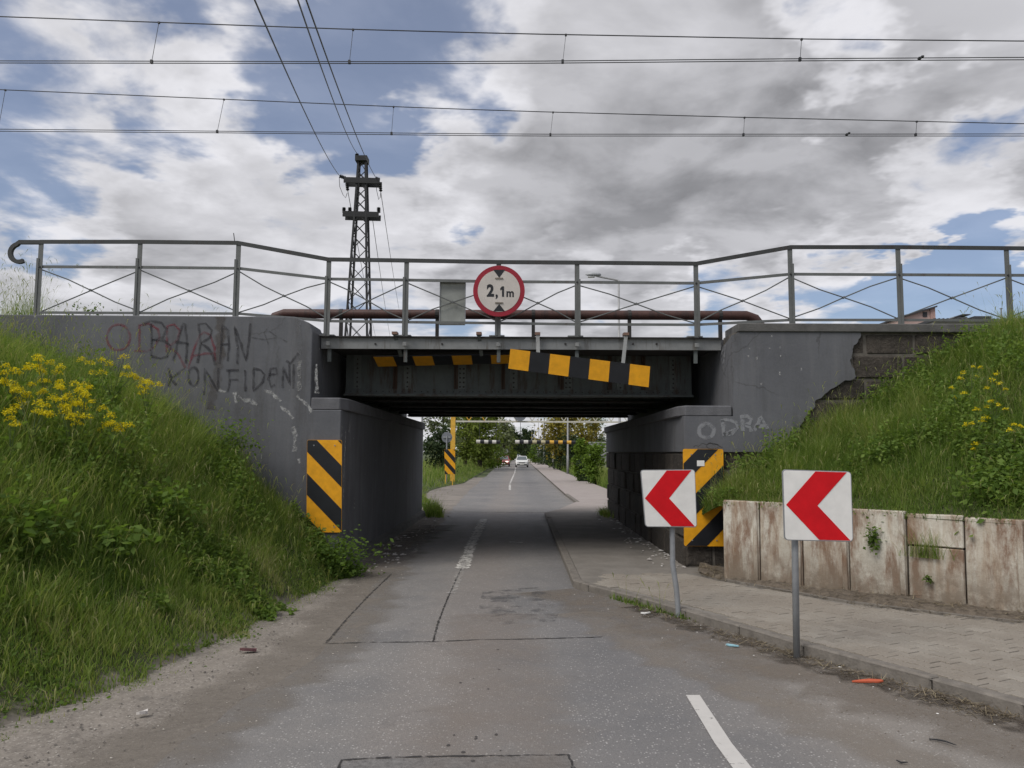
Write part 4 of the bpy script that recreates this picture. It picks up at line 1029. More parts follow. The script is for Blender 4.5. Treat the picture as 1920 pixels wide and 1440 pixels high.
def grass_patch(name, label, pts, hfun, wmul, stalk_frac, leaf_n, leaf_size, herb_n=0):
    P = np.array([p[:3] for p in pts]); n = len(P)
    nz = np.array([n2(p[0], p[1], .9, 3) for p in P]); nz2 = np.array([n2(p[0], p[1], 2.6, 8) for p in P])
    H = np.array([hfun(p) for p in pts]) * rng.uniform(.5, 1.3, n) * (1 + .55 * nz2 + .3 * nz)
    tint = np.clip(.44 + .32 * nz + .26 * nz2 + rng.normal(0, .13, n), 0, .82)
    dry = np.array([n2(p[0], p[1], .75, 21) for p in P])
    tint = np.where((dry > .22) & (rng.random(n) < .22), rng.uniform(.7, 1, n), tint)
    if len(pts[0]) == 4: tint = np.clip(tint + .14 * np.clip(1.3 - np.array([p[3] for p in pts]), 0, 1), 0, 1)
    tint = np.where(rng.random(n) < .045, rng.uniform(.8, 1, n), tint)
    P[:, 2] -= .03
    parts = []
    V, q, t, c, tips = blades(P, H, wmul * rng.uniform(.7, 1.4, n), rng.uniform(.15, .85, n), tint); parts.append((V, q, t, c))
    k = int(n * stalk_frac)
    if k:
        idx = rng.choice(n, k, replace=False); Ps = P[idx]; Hs = H[idx] * rng.uniform(1.35, 1.9, k) + .12
        V, q, t, c, tips = blades(Ps, Hs, np.full(k, wmul * .55), rng.uniform(.1, .5, k), rng.uniform(.62, .92, k)); parts.append((V, q, t, c))
        parts.append(seedheads(tips, rng.uniform(.10, .20, k), rng.uniform(.66, .95, k)))
    if leaf_n:
        idx = rng.choice(n, leaf_n); C = P[idx] + np.stack([rng.normal(0, .05, leaf_n), rng.normal(0, .05, leaf_n), H[idx] * rng.uniform(.25, .85, leaf_n)], 1)
        keep = np.array([n2(p[0], p[1], 1.3, 5) > -.05 for p in C]); C = C[keep]
        parts.append(leafquads(C, rng.uniform(.4, 1.2, len(C)) * leaf_size, np.clip(rng.normal(.27, .13, len(C)), 0, .7)))
    if herb_n:
        parts += herbs(P, H, herb_n, .055, 1.05)
        m_ = herb_n // 2; idx = rng.choice(n, m_)     # dead straw-coloured stalks
        V, q, t, c, _ = blades(P[idx], H[idx] * rng.uniform(.9, 1.7, m_), np.full(m_, wmul * .6), rng.uniform(.1, 1.2, m_), rng.uniform(.86, 1, m_)); parts.append((V, q, t, c))
    V, q, t, c = joinraw(parts)
    raw_mesh(name, V, q, t, c, M_grass, kind='stuff', label=label, cat='grass')
pts = []
while len(pts) < 125000:
    y = 4.0 + 8.75 * random.random() ** .85; u = (random.random() ** 1.05) * 7.4 - .22; x = toeX(y) - u
    tn = .0 + .42 * n2(x, y, 1.6, 31) + .25 * n2(x, y, 5, 33)
    if u < tn and random.random() < .88: continue
    if x < -.72 * y - 1.2: continue
    if n2(x, y, 3.5, 2) < -.25 and random.random() < .55: continue
    pts.append((x, y, zL(x, y), u))
def hL(p):
    u = max(0, p[3]); return .055 + .40 * min(1, u / 1.9) + .10 * min(1, max(0, u - 1.6))
grass_patch('meadow_grass', 'tall green meadow grass covering the left embankment slope', pts, hL, .0085, .022, 52000, .042, 2600)
pts = []
while len(pts) < 60000:
    s_, t_ = random.random() ** .9 * .93, random.random()
    p = RS_(s_, t_)
    if p.x > .72 * p.y + 1.5: continue
    if n2(p.x, p.y, 3.0, 6) < -.25 and random.random() < .5: continue
    pts.append((p.x, p.y, p.z, t_, s_))
grass_patch('meadow_grass', 'rough green grass on the bank above the retaining slabs', pts, lambda p: .12 + .25 * min(1, p[3] * 3) - .05 * (p[4] < .12), .008, .016, 22000, .036, 1500)
pts = []
while len(pts) < 26000:
    y = 24.5 + 110 * random.random() ** 1.7; x = -3.3 - 9 * random.random() ** 1.3
    if x > vlim(y) - .12 * random.random(): continue
    pts.append((x, y, zV(x, y)))
grass_patch('verge_grass', 'grassy verge on the left of the road beyond the bridge', pts, lambda p: .5 * min(1, .25 + (vlim(p[1]) - p[0]) * .45), .03, .12, 0, .1)
pts = []
while len(pts) < 9000:
    y = 34 + 100 * random.random() ** 1.5; x = 4.6 + 2.6 * random.random()
    pts.append((x, y, zV(x, y)))
grass_patch('verge_grass', 'pale dry grass along the back of the far pavement', pts, lambda p: .6, .03, .3, 0, .1)
# tufts at the toes of walls, kerb edge and on top of the wing wall
pts = []
while len(pts) < 900:
    x = -2.75 + .5 * random.random(); y = 23.0 + 3.5 * random.random(); pts.append((x - .5 * (y - 24) * .3, y, 0))
for _ in range(500):
    t_ = random.random(); a = (1.3 + .75 * t_, 10.5 - 1.35 * t_); pts.append((a[0] + random.gauss(0, .05), a[1] + random.gauss(0, .04), .0))
for _ in range(260): pts.append((2.55 + random.gauss(0, .08), 23.2 + random.gauss(0, .5), ZW))
grass_patch('edge_tufts', 'small grass tufts along the kerb and wall feet', pts, lambda p: .38 if p[1] > 12 and p[0] < 0 else (.10 if p[1] < 12 else .2), .012, .02, 700, .05)
pts = []
for _ in range(420): pts.append((at(random.uniform(-20, 60), 590, 13.5).x, 13.5 + random.random() * .6, 3.95))
for _ in range(260): pts.append((at(random.choice([random.uniform(130, 240), random.uniform(250, 450)]), 590, 14.2).x, 14.0 + random.random() * .5, 3.9))
grass_patch('crest_grass', 'thin seeding grass stems standing along the top of the left wing wall', pts, lambda p: .62 if p[0] < at(65, 590, 13.5).x else .30, .007, .35, 0, .05)
mbp = thing('weed', 'small leafy weed on the crest behind the railing, against the sky', 'plant', (at(165, 588, 14.1).x, 14.1, 3.9))
cpt = at(165, 570, 14.1); C = np.array([(cpt.x + random.gauss(0, .22), 14.1 + random.gauss(0, .1), 3.95 + .6 * random.random() ** 1.3) for _ in range(260)])
V, q, t, c = leafquads(C, rng.uniform(.03, .07, len(C)), rng.uniform(.05, .4, len(C)), .1); raw_mesh('leaves', V - np.array(wloc(mbp)), q, t, c, M_grass, mbp)
MB().tube([(cpt.x, 14.1, 3.9), (cpt.x + .05, 14.1, 4.4)], .01, 4).build('stem', mat('weed_stem', col=(.06, .07, .03)), mbp)

# ------------------------------------------------------------------ yellow flowering plants
M_petal = mat('petal', foliage([(0, (.50, .40, .01)), (1, (.78, .66, .03))], .3))
M_stem = mat('stem_green', col=(.075, .115, .03), rough=.6)
def flower_plant(label, tips, gz, group, cl=.055, npet=46):
    """tips: list of world points where flower heads sit; stems join at one root"""
    c0 = sum((Vector(p) for p in tips), Vector()) / len(tips); root = Vector((c0.x, c0.y + .05, 0)); root.z = gz(root.x, root.y) - .02
    o = thing('flowering_plant', label, 'plant', root, group)
    fork = root.lerp(c0, .55)
    mb = MB(); mb.tube([root, root.lerp(fork, .6) + Vector((.02, 0, 0)), fork], [.008, .007, .006], 5)
    for p in tips: p = Vector(p); mb.tube([fork, fork.lerp(p, .5) + Vector((0, 0, .03)), p], [.005, .004, .003], 4)
    mb.build('stems', M_stem, o)
    C = np.array([Vector(fork).lerp(Vector(random.choice(tips)), random.uniform(-.5, .7)) + Vector((random.gauss(0, .05), random.gauss(0, .05), 0)) for _ in range(16 + 5 * len(tips))])
    V, q, t, c = leafquads(C, rng.uniform(.04, .10, len(C)), rng.uniform(.2, .55, len(C)), .2); raw_mesh('leaves', V - np.array(root), q, t, c, M_grass, o)
    for p in tips:
        k = npet; r = cl * random.uniform(.7, 1.2); d = rng.normal(0, 1, (k, 3)); d /= np.linalg.norm(d, axis=1)[:, None]; d[:, 2] = np.abs(d[:, 2]) * 1.15 - .2
        C = np.array(p) + d * r * rng.uniform(.5, 1.0, (k, 1))
        V, q, t, c = leafquads(C, rng.uniform(.016, .028, k), rng.random(k), .3); raw_mesh('flower_head', V - np.array(root), q, t, c, M_petal, o)
def march(px, py, gz, h, y0=4.5, y1=12.3):
    y = y0
    while y < y1:
        p = at(px, py, y)
        if p.z - gz(p.x, p.y) <= h: return p
        y += .04
    return at(px, py, y1)
FL = [('leftmost yellow flowers high on the bank at the photo edge', [(10, 688), (32, 700), (8, 715), (50, 692), (30, 726)]),
      ('bright yellow flower heads just right of the photo edge, top row', [(72, 672), (95, 682), (80, 700), (112, 690), (88, 716)]),
      ('yellow flowers in the widest cluster at the middle of the bank', [(60, 722), (52, 745), (30, 752), (75, 738), (20, 738)]),
      ('yellow flower plant with heads just left of the graffiti wall', [(168, 682), (205, 684), (238, 690), (232, 705), (192, 700), (250, 706)]),
      ('small yellow flower plant standing furthest right on the left bank', [(270, 716), (283, 722), (262, 726), (276, 730)]),
      ('dense yellow flowers below the top left cluster', [(110, 728), (128, 742), (98, 748), (140, 756), (120, 765), (150, 735)]),
      ('yellow flowers in a mid-height row at the left bank centre', [(156, 742), (172, 754), (160, 770), (168, 728), (140, 722)]),
      ('yellow flowers low on the bank, with five spread heads', [(108, 752), (118, 775), (130, 780), (148, 782), (163, 783), (126, 772)]),
      ('low pair of yellow heads under the left flower mass', [(20, 787), (14, 775), (30, 797)]),
      ('two small yellow heads by themselves at lower bank right', [(212, 795), (228, 800), (226, 808), (205, 797)]),
      ('lone yellow head in the middle of the left slope', [(192, 768), (190, 808)]),
      ('thin yellow flower stalk between the dense clusters', [(85, 762), (70, 758), (35, 735), (30, 765), (95, 780)])]
for lab, hp_ in FL:
    h0 = random.uniform(.85, 1.0); c_ = march(*hp_[0], zL, h0)
    hp_ = hp_ + [(x + random.gauss(0, 13), y + random.gauss(0, 9)) for x, y in hp_ for _ in range(1 if len(hp_) > 3 else 0)]
    flower_plant(lab, [at(x, y, c_.y + random.uniform(-.2, .2)) for x, y in hp_], zL, 'yellow flowers on the left bank', .062, 70)
def zR(x, y):
    best = 9; zb_ = 1.2
    for i in range(0, 41):
        for j in range(0, 13):
            p = RS_(i / 40, j / 12); d = (p.x - x) ** 2 + (p.y - y) ** 2
            if d < best: best = d; zb_ = p.z
    return zb_
FR = [('yellow flowers at the top of the right bank below the wall', [(1825, 688), (1838, 690), (1806, 700), (1800, 710), (1832, 706)], 11.6),
      ('yellow flower stalk near the photo edge on the right bank, upper', [(1868, 702), (1875, 720), (1885, 730), (1860, 712), (1850, 728)], 11.2),
      ('yellow flowers midway down the right bank', [(1858, 754), (1872, 760), (1850, 764), (1885, 768)], 10.8),
      ('yellow flowers lower on the right bank above the slabs', [(1830, 768), (1842, 790), (1822, 795), (1848, 784), (1810, 797)], 10.6),
      ('yellow flowers at the right photo edge beside the leafy bush', [(1900, 797), (1912, 800), (1895, 808), (1830, 834), (1825, 842)], 10.4),
      ('single small yellow flower on the grass left of the right flower patch', [(1784, 728), (1790, 745), (1806, 738)], 11.4)]
for lab, hp_, yy in FR:
    flower_plant(lab, [at(x, y, yy - .45 + random.uniform(-.12, .12)) for x, y in hp_], zR, 'yellow flowers on the right bank', .042, 34)
flower_plant('tiny yellow flowers at the foot of the left abutment corner', [at(x, y, 12.2) for x, y in ((608, 1040), (615, 1042), (606, 1047))], zL, 'yellow flowers on the left bank', .03, 60)

# broad-leaved weeds
def leafy(label, centre, rad3, n, size, tlo, thi, root, name='leafy_weed'):
    o = thing(name, label, 'plant', root)
    C = np.array(centre) + rng.normal(0, 1, (n, 3)) * np.array(rad3) * .55
    V, q, t, c = leafquads(C, rng.uniform(.6, 1.3, n) * size, np.clip(rng.uniform(tlo, thi, n), 0, 1), .5); raw_mesh('leaves', V - np.array(root), q, t, c, M_grass, o)
    mb = MB()
    for _ in range(7): mb.tube([root, Vector(centre) + Vector((random.gauss(0, rad3[0] * .5), random.gauss(0, rad3[1] * .5), random.uniform(-.2, .6) * rad3[2]))], [.008, .003], 4)
    mb.build('stems', M_stem, o); return o
p = at(600, 1040, 12.1); leafy('leafy weeds spilling onto the road at the left abutment corner', p + Vector((0, 0, .02)), (.62, .40, .26), 1500, .07, .12, .42, Vector((p.x, p.y, 0)))
p = at(655, 1062, 12.3); leafy('low dark weeds furthest right at the left abutment foot', Vector((p.x, p.y, .10)), (.30, .25, .12), 520, .06, .08, .35, Vector((p.x, p.y, 0)))
p = at(430, 830, 12.3); leafy('rounded green weed clump against the left wing wall', p, (.35, .25, .35), 700, .06, .25, .5, Vector((p.x, p.y, zL(p.x, p.y))))
p = at(1880, 940, 9.6); leafy('leafy green bush above the slabs at the right photo edge', p, (.42, .3, .38), 1300, .085, .22, .6, Vector((p.x, p.y, 1.12)))
p = at(1370, 925, 11.7); leafy('small bright weed hanging over the right hazard board', p, (.22, .15, .1), 260, .05, .3, .6, Vector((p.x, p.y, 1.15)))
p = onwall(1641) + ln * .06; p.z = 0; d_ = ray(1641, 1008); p.z = 1.9 + d_.z * (p.y / d_.y); leafy('green weed sprouting from the joint of the retaining slabs', p, (.10, .05, .15), 150, .055, .15, .45, p - Vector((0, 0, .1)) - ln * .03)
p = onwall(1741) + ln * .05; d_ = ray(1741, 1084); p.z = 1.9 + d_.z * (p.y / d_.y); leafy('tiny round-leaved weed low on the split slab', p, (.045, .03, .045), 40, .045, .15, .4, p - Vector((0, 0, .03)) - ln * .03)
tf = onwall(1735) + ln * .02; d_ = ray(1735, 1046); tf.z = 1.9 + d_.z * (tf.y / d_.y)
wt = thing('grass_tuft', 'dry grass tuft growing from the crack in the split slab', 'plant', tf)
Rr = np.array([(tf + ld.normalized() * random.gauss(0, .10) + ln * random.uniform(-.01, .03))[:] for _ in range(170)])
V, q, t, c, _t = blades(Rr - np.array(tf), rng.uniform(.1, .42, 170), np.full(170, .006), rng.uniform(.1, .9, 170), rng.uniform(.3, 1, 170)); raw_mesh('blades', V, q, t, c, M_grass, wt)
lb = thing('leafy_weed', 'broad drooping leaf plant at the left photo edge of the bank', 'plant', (0, 0, 0))
p = march(40, 990, zL, .35); lb.location = (p.x, p.y, zL(p.x, p.y))
C = np.array(p) + rng.normal(0, 1, (320, 3)) * np.array((.22, .2, .16)); V, q, t, c = leafquads(C, rng.uniform(.06, .13, 320), rng.uniform(.1, .4, 320), .5); raw_mesh('leaves', V - np.array(lb.location), q, t, c, M_grass, lb)
p = march(230, 1010, zL, .35); leafy('pale broad-leaved weed in the lower left grass', p, (.25, .2, .15), 160, .1, .25, .5, Vector((p.x, p.y, zL(p.x, p.y))))
p = march(820 * .375, 900 + 110 * .375, zL, .45); leafy('nettle-like weed patch in the middle of the left slope', p, (.4, .3, .2), 360, .085, .2, .45, Vector((p.x, p.y, zL(p.x, p.y))))

# ------------------------------------------------------------------ railway overhead lines
def wire_line(label, yd, mess, con, drops, clamp):
    a, b = at(-500, con[0], yd), at(2400, con[1], yd)
    o = thing('overhead_line', label, 'overhead line', (a.x, yd, a.z))
    def zm(px): return np.interp(px, [m[0] for m in mess], [m[1] for m in mess])
    MB().tube([at(px, zm(px), yd) for px in np.linspace(-500, 2400, 24)], .012, 5).build('messenger_wire', M_wire, o)
    def zc(px, k): return np.interp(px, [c[0] for c in con[2]], [c[1 + k] for c in con[2]])
    for k in (0, 1): MB().tube([at(px, zc(px, k), yd + (.0 if k else .05)) for px in np.linspace(-500, 2400, 20)], .010, 5).build('contact_wire', M_wire, o)
    for xt, xb in drops:
        t_, b_ = at(xt, zm(xt), yd), at(xb, zc(xb, 1), yd)
        d = MB().tube([t_, b_], .006, 4).build('dropper', M_wire, o)
        MB().box(b_.x - .025, b_.x + .025, yd - .02, yd + .03, b_.z - .005, b_.z + .07).build('dropper_clip', M_wire, d)
        MB().box(t_.x - .02, t_.x + .02, yd - .02, yd + .02, t_.z - .03, t_.z + .01).build('dropper_clip', M_wire, d)
    p = at(clamp[0], clamp[1], yd); MB().box(p.x - .06, p.x, yd - .03, yd + .03, p.z - .035, p.z + .005).build('wire_clamp', M_wire, o); MB().box(p.x, p.x + .05, yd - .03, yd + .03, p.z - .0, p.z + .035).build('wire_clamp', M_wire, o)
wire_line('upper pair of railway overhead wires crossing the top of the sky', 15.7, [(-500, 12), (0, 31), (660, 55), (960, 63), (1500, 73), (1920, 77), (2400, 79)], (115, 105, [(-500, 115, 118), (0, 114, 118), (700, 115.5, 119), (960, 115, 119), (1500, 110, 114), (1920, 107.5, 112), (2400, 105, 110)]), [(298, 284), (662, 655), (1061, 1055), (1503, 1500)], (1727, 108))
wire_line('lower pair of railway overhead wires above the bridge railing', 19.7, [(-500, 145), (0, 168), (420, 186), (740, 200), (960, 208), (1395, 220), (1920, 232), (2400, 240)], (240, 256, [(-500, 239, 243), (0, 242, 246), (420, 246, 249), (960, 251.5, 255), (1500, 251.5, 255), (1920, 251, 255), (2400, 250, 255)]), [(10, -4), (420, 407), (738, 734), (1037, 1032), (1396, 1394), (1719, 1717)], (1590, 251))

# ------------------------------------------------------------------ lattice pylon and its lines
YPY = 36.0
def pyp(x, y): return at(x, y, YPY)
py = thing('lattice_pylon', 'dark steel lattice power pylon with two crossarms behind the bridge', 'pylon', (pyp(672, 640).x, YPY, 0))
bt, tp_ = pyp(672, 630), pyp(680, 300)
wb, wt_ = (pyp(692, 630).x - pyp(652, 630).x), (pyp(687, 300).x - pyp(674, 300).x)
slope = (wb - wt_) / (tp_.z - bt.z)
def corner(z, i, j):
    t = (z - bt.z) / (tp_.z - bt.z); cx = bt.x + (tp_.x - bt.x) * t; hw = (wb + (wt_ - wb) * t) / 2
    return Vector((cx + (hw if i else -hw), YPY + (hw if j else -hw), z))
zlv = [0.0]
while zlv[-1] < tp_.z - .4: 
    z = zlv[-1]; zlv.append(z + 1.02 * max(.35, (corner(z, 1, 0) - corner(z, 0, 0)).length))
zlv[-1] = tp_.z
for i in (0, 1):
    for j in (0, 1): MB().bar(corner(0, i, j), corner(tp_.z, i, j), .09, .09).build('leg', M_pylon, py)
for a, b in zip(zlv, zlv[1:]):
    for fce in range(4):
        (i0, j0), (i1, j1) = (((0, 0), (1, 0)), ((1, 0), (1, 1)), ((1, 1), (0, 1)), ((0, 1), (0, 0)))[fce]
        if fce in (0, 2) or True:
            MB().bar(corner(a, i0, j0), corner(b, i1, j1), .045, .03).build('lattice_bar', M_pylon, py)
            if fce in (0,): MB().bar(corner(a, i1, j1), corner(b, i0, j0), .045, .03).build('lattice_bar', M_pylon, py)
def insul(p, q, o, r=.075):
    p, q = Vector(p), Vector(q); pts, rs = [], []
    for k in range(9): pts.append(p.lerp(q, k / 8)); rs.append(r if k % 2 else r * .55)
    MB().tube(pts, rs, 7).build('insulator', M_pylon, o)
for ya, x0, x1 in ((341, 647, 714), (404, 645, 712)):
    for dj in (-.28, .28):
        a, b = pyp(x0, ya), pyp(x1, ya + 2); a.y += dj; b.y += dj
        MB().bar(a, b, .06, .26).build('crossarm', M_pylon, py)
a, b = pyp(668, 300), pyp(690, 302); MB().box(a.x, b.x, YPY - .3, YPY + .3, a.z - .12, a.z + .12).build('top_bracket', M_pylon, py)
insul(pyp(669, 288), pyp(671, 302), py, .1); insul(pyp(679, 293), pyp(682, 300), py, .12); insul(pyp(637, 330), pyp(648, 334), py, .1); insul(pyp(650, 343), pyp(652, 357), py, .09); insul(pyp(713, 343), pyp(714, 359), py, .09); insul(pyp(704, 334), pyp(712, 337), py, .1)
for x in (645, 656, 710): insul(pyp(x, 389), pyp(x, 399), py, .1)
MB().tube([pyp(636, 332), pyp(637, 350), pyp(643, 365), pyp(648, 371), pyp(651, 362)], .016, 4).build('jumper_wire', M_wire, py)
MB().tube([pyp(705, 336), pyp(706, 356), pyp(710, 374), pyp(713, 370), pyp(714, 360)], .016, 4).build('jumper_wire', M_wire, py)
def line(label, pts, r=.012):
    o = MB().tube(pts, r, 4).build('power_line', M_wire, origin=pts[0]); tag(o, label, 'power line', 'power lines of the lattice pylon')
def up_line(x0, y0, x1, y1, yd=9.0):
    a, b = pyp(x0, y0), at(x1, y1, yd); d = (b - a)
    return [a] + [a + d * t + Vector((0, 0, -.9 * t * (1 - t))) for t in np.linspace(.08, 1.35, 24)]
line('left power line running from the pylon crossarm overhead towards the camera', up_line(637, 330, 474, -8))
line('middle power line running from the pylon top overhead towards the camera', up_line(669, 287, 557, -4))
line('right power line running from the pylon arm overhead towards the camera', up_line(706, 335, 572, -6))
for lab, x0, y0, x1, y1 in (('thin power line falling away behind the pylon, left of the railing post', 697, 400, 733, 640), ('thin power line falling away right of the pylon arm', 714, 360, 752, 600), ('faint power line falling away from the left crossarm', 652, 357, 706, 640)):
    a, b = pyp(x0, y0), at(x1, y1, 110); line(lab, [a.lerp(b, t) + Vector((0, 0, -1.2 * t * (1 - t))) for t in np.linspace(0, 1, 12)], .018)

# ------------------------------------------------------------------ lamp posts along the far pavement
LY = [33, 68.4, 96, 128, 160, 195, 230]
LAB = ['lamp post with arm seen above the bridge, right of the height sign', 'thick grey lamp post nearest beyond the bridge at the pavement edge', 'second lamp post beyond the bridge, left of the yellow-green tree',
       'third lamp post beyond the bridge along the pavement', 'fourth, thinner lamp post far along the pavement', 'fifth, distant lamp post with visible curved arm', 'farthest small lamp post beside the distant trees']
M_lamp = mat('lamp_pole_grey', col=(.30, .30, .30), rough=.6); M_lens = mat('lamp_lens', col=(.5, .5, .5), rough=.3)
for k, (yl, lab) in enumerate(zip(LY, LAB)):
    if k == 0: top = at(1160, 526, yl); x, zt_ = top.x, top.z; hd = at(1103, 515, yl)
    else: x = 4.4 - .02 * k; zt_ = 9.0; hd = Vector((x - 1.3, yl, 9.35))
    o = thing('lamp_post', lab, 'lamp post', (x, yl, 0), 'lamp posts along the pavement')
    MB().tube([(x, yl, 0), (x, yl, 1.6), (x, yl, 1.7), (x, yl, zt_)], [.11, .11, .085, .055] if k else [.1, .1, .055, .045], 8).build('pole', M_lamp, o, smooth=True)
    if k: MB().cbox(x - .22, x + .22, yl - .22, yl + .22, -.02, .10, .02).build('base', M_conc, o)
    e = hd + Vector((.35, 0, -.06)); MB().tube([(x, yl, zt_), (e.x, yl, e.z)], .04, 6).build('arm', M_lamp, o)
    h = MB(); n_ = 10; prof = [(0, .02), (.12, .09), (.3, .12), (.5, .10), (.66, .05)]; vs = []
    for u, r in prof:
        for q in range(n_):
            a = 2 * math.pi * q / n_; vs.append((hd.x - .12 + u, yl + r * 1.1 * math.cos(a), hd.z + (r * .9 if math.sin(a) > 0 else r * .7) * math.sin(a)))
    fs = [(i * n_ + q, i * n_ + (q + 1) % n_, (i + 1) * n_ + (q + 1) % n_, (i + 1) * n_ + q) for i in range(len(prof) - 1) for q in range(n_)] + [tuple(range(n_)), tuple(range((len(prof) - 1) * n_, len(prof) * n_))]
    hh = h.add(vs, fs).build('lamp_head', mat('lamp_head_grey', col=(.33, .34, .35), rough=.5), o, smooth=True)
    MB().cbox(hd.x - .02, hd.x + .28, yl - .08, yl + .08, hd.z - .12, hd.z - .07, .015).build('lens', M_lens, hh)

# ------------------------------------------------------------------ height gantry beyond the bridge
YG = 48.0
gt = thing('height_gantry', 'yellow height-limit portal with hanging striped bars beyond the bridge', 'gantry', (at(848, 880, YG).x, YG, 0))
M_gy = mat('gantry_yellow', col=(.62, .36, .05), rough=.55, var=.15); M_gw = mat('gantry_pale', f_steel((.52, .50, .42), (.2, .14, .08), .04), rough=.6)
xg0, xg1 = at(849.5, 800, YG).x, at(1265, 800, YG).x; zg = at(960, 790.5, YG).z
MB().box(xg0 - .14, xg0 + .14, YG - .1, YG + .1, 0, zg + 1.0).build('post', M_gy, gt); MB().box(xg1 - .14, xg1 + .14, YG - .1, YG + .1, 0, zg + 1.0).build('post', M_gy, gt)
MB().box(xg0 + .141, xg1 - .141, YG - .06, YG + .06, zg - .05, zg + .05).build('lower_chord', M_gw, gt); MB().box(xg0 + .141, xg1 - .141, YG - .06, YG + .06, zg + .75, zg + .87).build('upper_chord', M_gw, gt)
nb = 14
for k in range(nb):
    a, b = xg0 + (xg1 - xg0) * k / nb, xg0 + (xg1 - xg0) * (k + 1) / nb; m_ = (a + b) / 2
    MB().bar((a, YG, zg + .05), (m_, YG, zg + .75), .05, .05).build('truss_bar', M_gy if k < 2 else M_gw, gt); MB().bar((m_, YG, zg + .75), (b, YG, zg + .05), .05, .05).build('truss_bar', M_gy if k < 2 else M_gw, gt)
def hbar(x0, x1, y, n, cols, wires, lab):
    a, b = at(x0, y, YG), at(x1, y + 1, YG)
    o = thing('hanging_bar', lab, 'height bar', (a.x, YG, a.z), 'height bars hanging from the gantry')
    for k in range(n):
        p, q = a.lerp(b, k / n), a.lerp(b, (k + 1) / n); m_ = M_blk if k % 2 else cols[k // 2 % len(cols)]
        MB().tube([p, q], .11, 10).build('tube_section', m_, o, smooth=False)
    for wx in wires:
        t_ = at(wx, 792, YG); b_ = at(wx + (x0 - x0), y - 2, YG); MB().tube([t_, b_], .02, 4).build('suspension_wire', M_wire, o)
M_gb = mat('bar_white', col=(.55, .53, .48), rough=.6); M_gb2 = mat('bar_faded', col=(.40, .36, .22), rough=.6); M_gb3 = mat('bar_yellow', col=(.60, .34, .05), rough=.6)
hbar(893, 938, 828, 6, [M_gb, M_gb, M_gb], (899, 931), 'shorter striped bar hanging over the left lane')
hbar(966, 1079, 828.5, 14, [M_gb, M_gb, M_gb2, M_gb2, M_gb3, M_gb3, M_gb3], (976, 1021, 1068), 'longer striped bar hanging over the right lane')
def round_back(label, px, py, rpx, Y, grp=None, post=None):
    c = at(px, py, Y); r = rpx / FPX * Y
    o = thing('sign_back', label, 'road sign', (c.x, Y, 0 if post else c.z - r))
    MB().prism([(c.x + r * math.cos(a), Y, c.z + r * math.sin(a)) for a in np.linspace(0, 2 * math.pi, 25)[:-1]], (0, .02, 0)).build('disc', mat('disc_grey', col=(.17, .18, .20), rough=.6), o)
    MB().box(c.x - r * .7, c.x + r * .7, Y - .04, Y - .002, c.z - .05, c.z + .05).build('rear_bracket', M_galv, o)
    if post: MB().tube([(c.x, Y - .06, 0), (c.x, Y - .06, c.z + r * .3)], .04, 8).build('post', M_galv, o)
    return o
round_back('grey back of a round sign on the yellow gantry beam', 975, 777, 12.5, YG - .2)
round_back('grey back of a round sign on a post beside the yellow gantry leg', 838, 820, 10, YG - 2.0, post=True)
hz2, _ = hazard('distant black and yellow hazard board beside the gantry leg', 832.5, 842.5, 853, 889, YG - 2.6, -1.15, -.10, .70, .33, -.03)
a = at(842, 889, YG - 2.6)
for dx in (-.2, .2): MB().tube([(a.x + dx, YG - 2.55, 0), (a.x + dx, YG - 2.55, a.z + 1.2)], .035, 6).build('leg', M_gy, hz2)
# antenna-like signal mast peeping over the far left corner
p = at(792, 781, 34); sm = thing('signal_mast', 'thin mast with crossbar above the left abutment far corner', 'mast', (p.x, 34, 0))
MB().tube([(p.x, 34, 0), (p.x, 34, p.z)], .05, 6).build('pole', M_lamp, sm); MB().bar((p.x - .5, 34, p.z), (p.x + .4, 34, p.z), .05, .05).build('crossbar', M_lamp, sm)
MB().bar((p.x, 34, p.z - .35), (p.x + .38, 34, p.z), .03, .03).build('stay', M_lamp, sm)
p = at(949, 846, 120); o = thing('distant_sign', 'tiny pale road sign on the left verge near the oncoming cars', 'road sign', (p.x, 120, 0))
MB().tube([(p.x, 120, 0), (p.x, 120, p.z)], .05, 6).build('post', M_lamp, o); MB().prism([(p.x + .35 * math.cos(a), 119.9, p.z + .35 * math.sin(a)) for a in np.linspace(0, 2 * math.pi, 9)[:-1]], (0, .03, 0)).build('disc', M_lens, o)

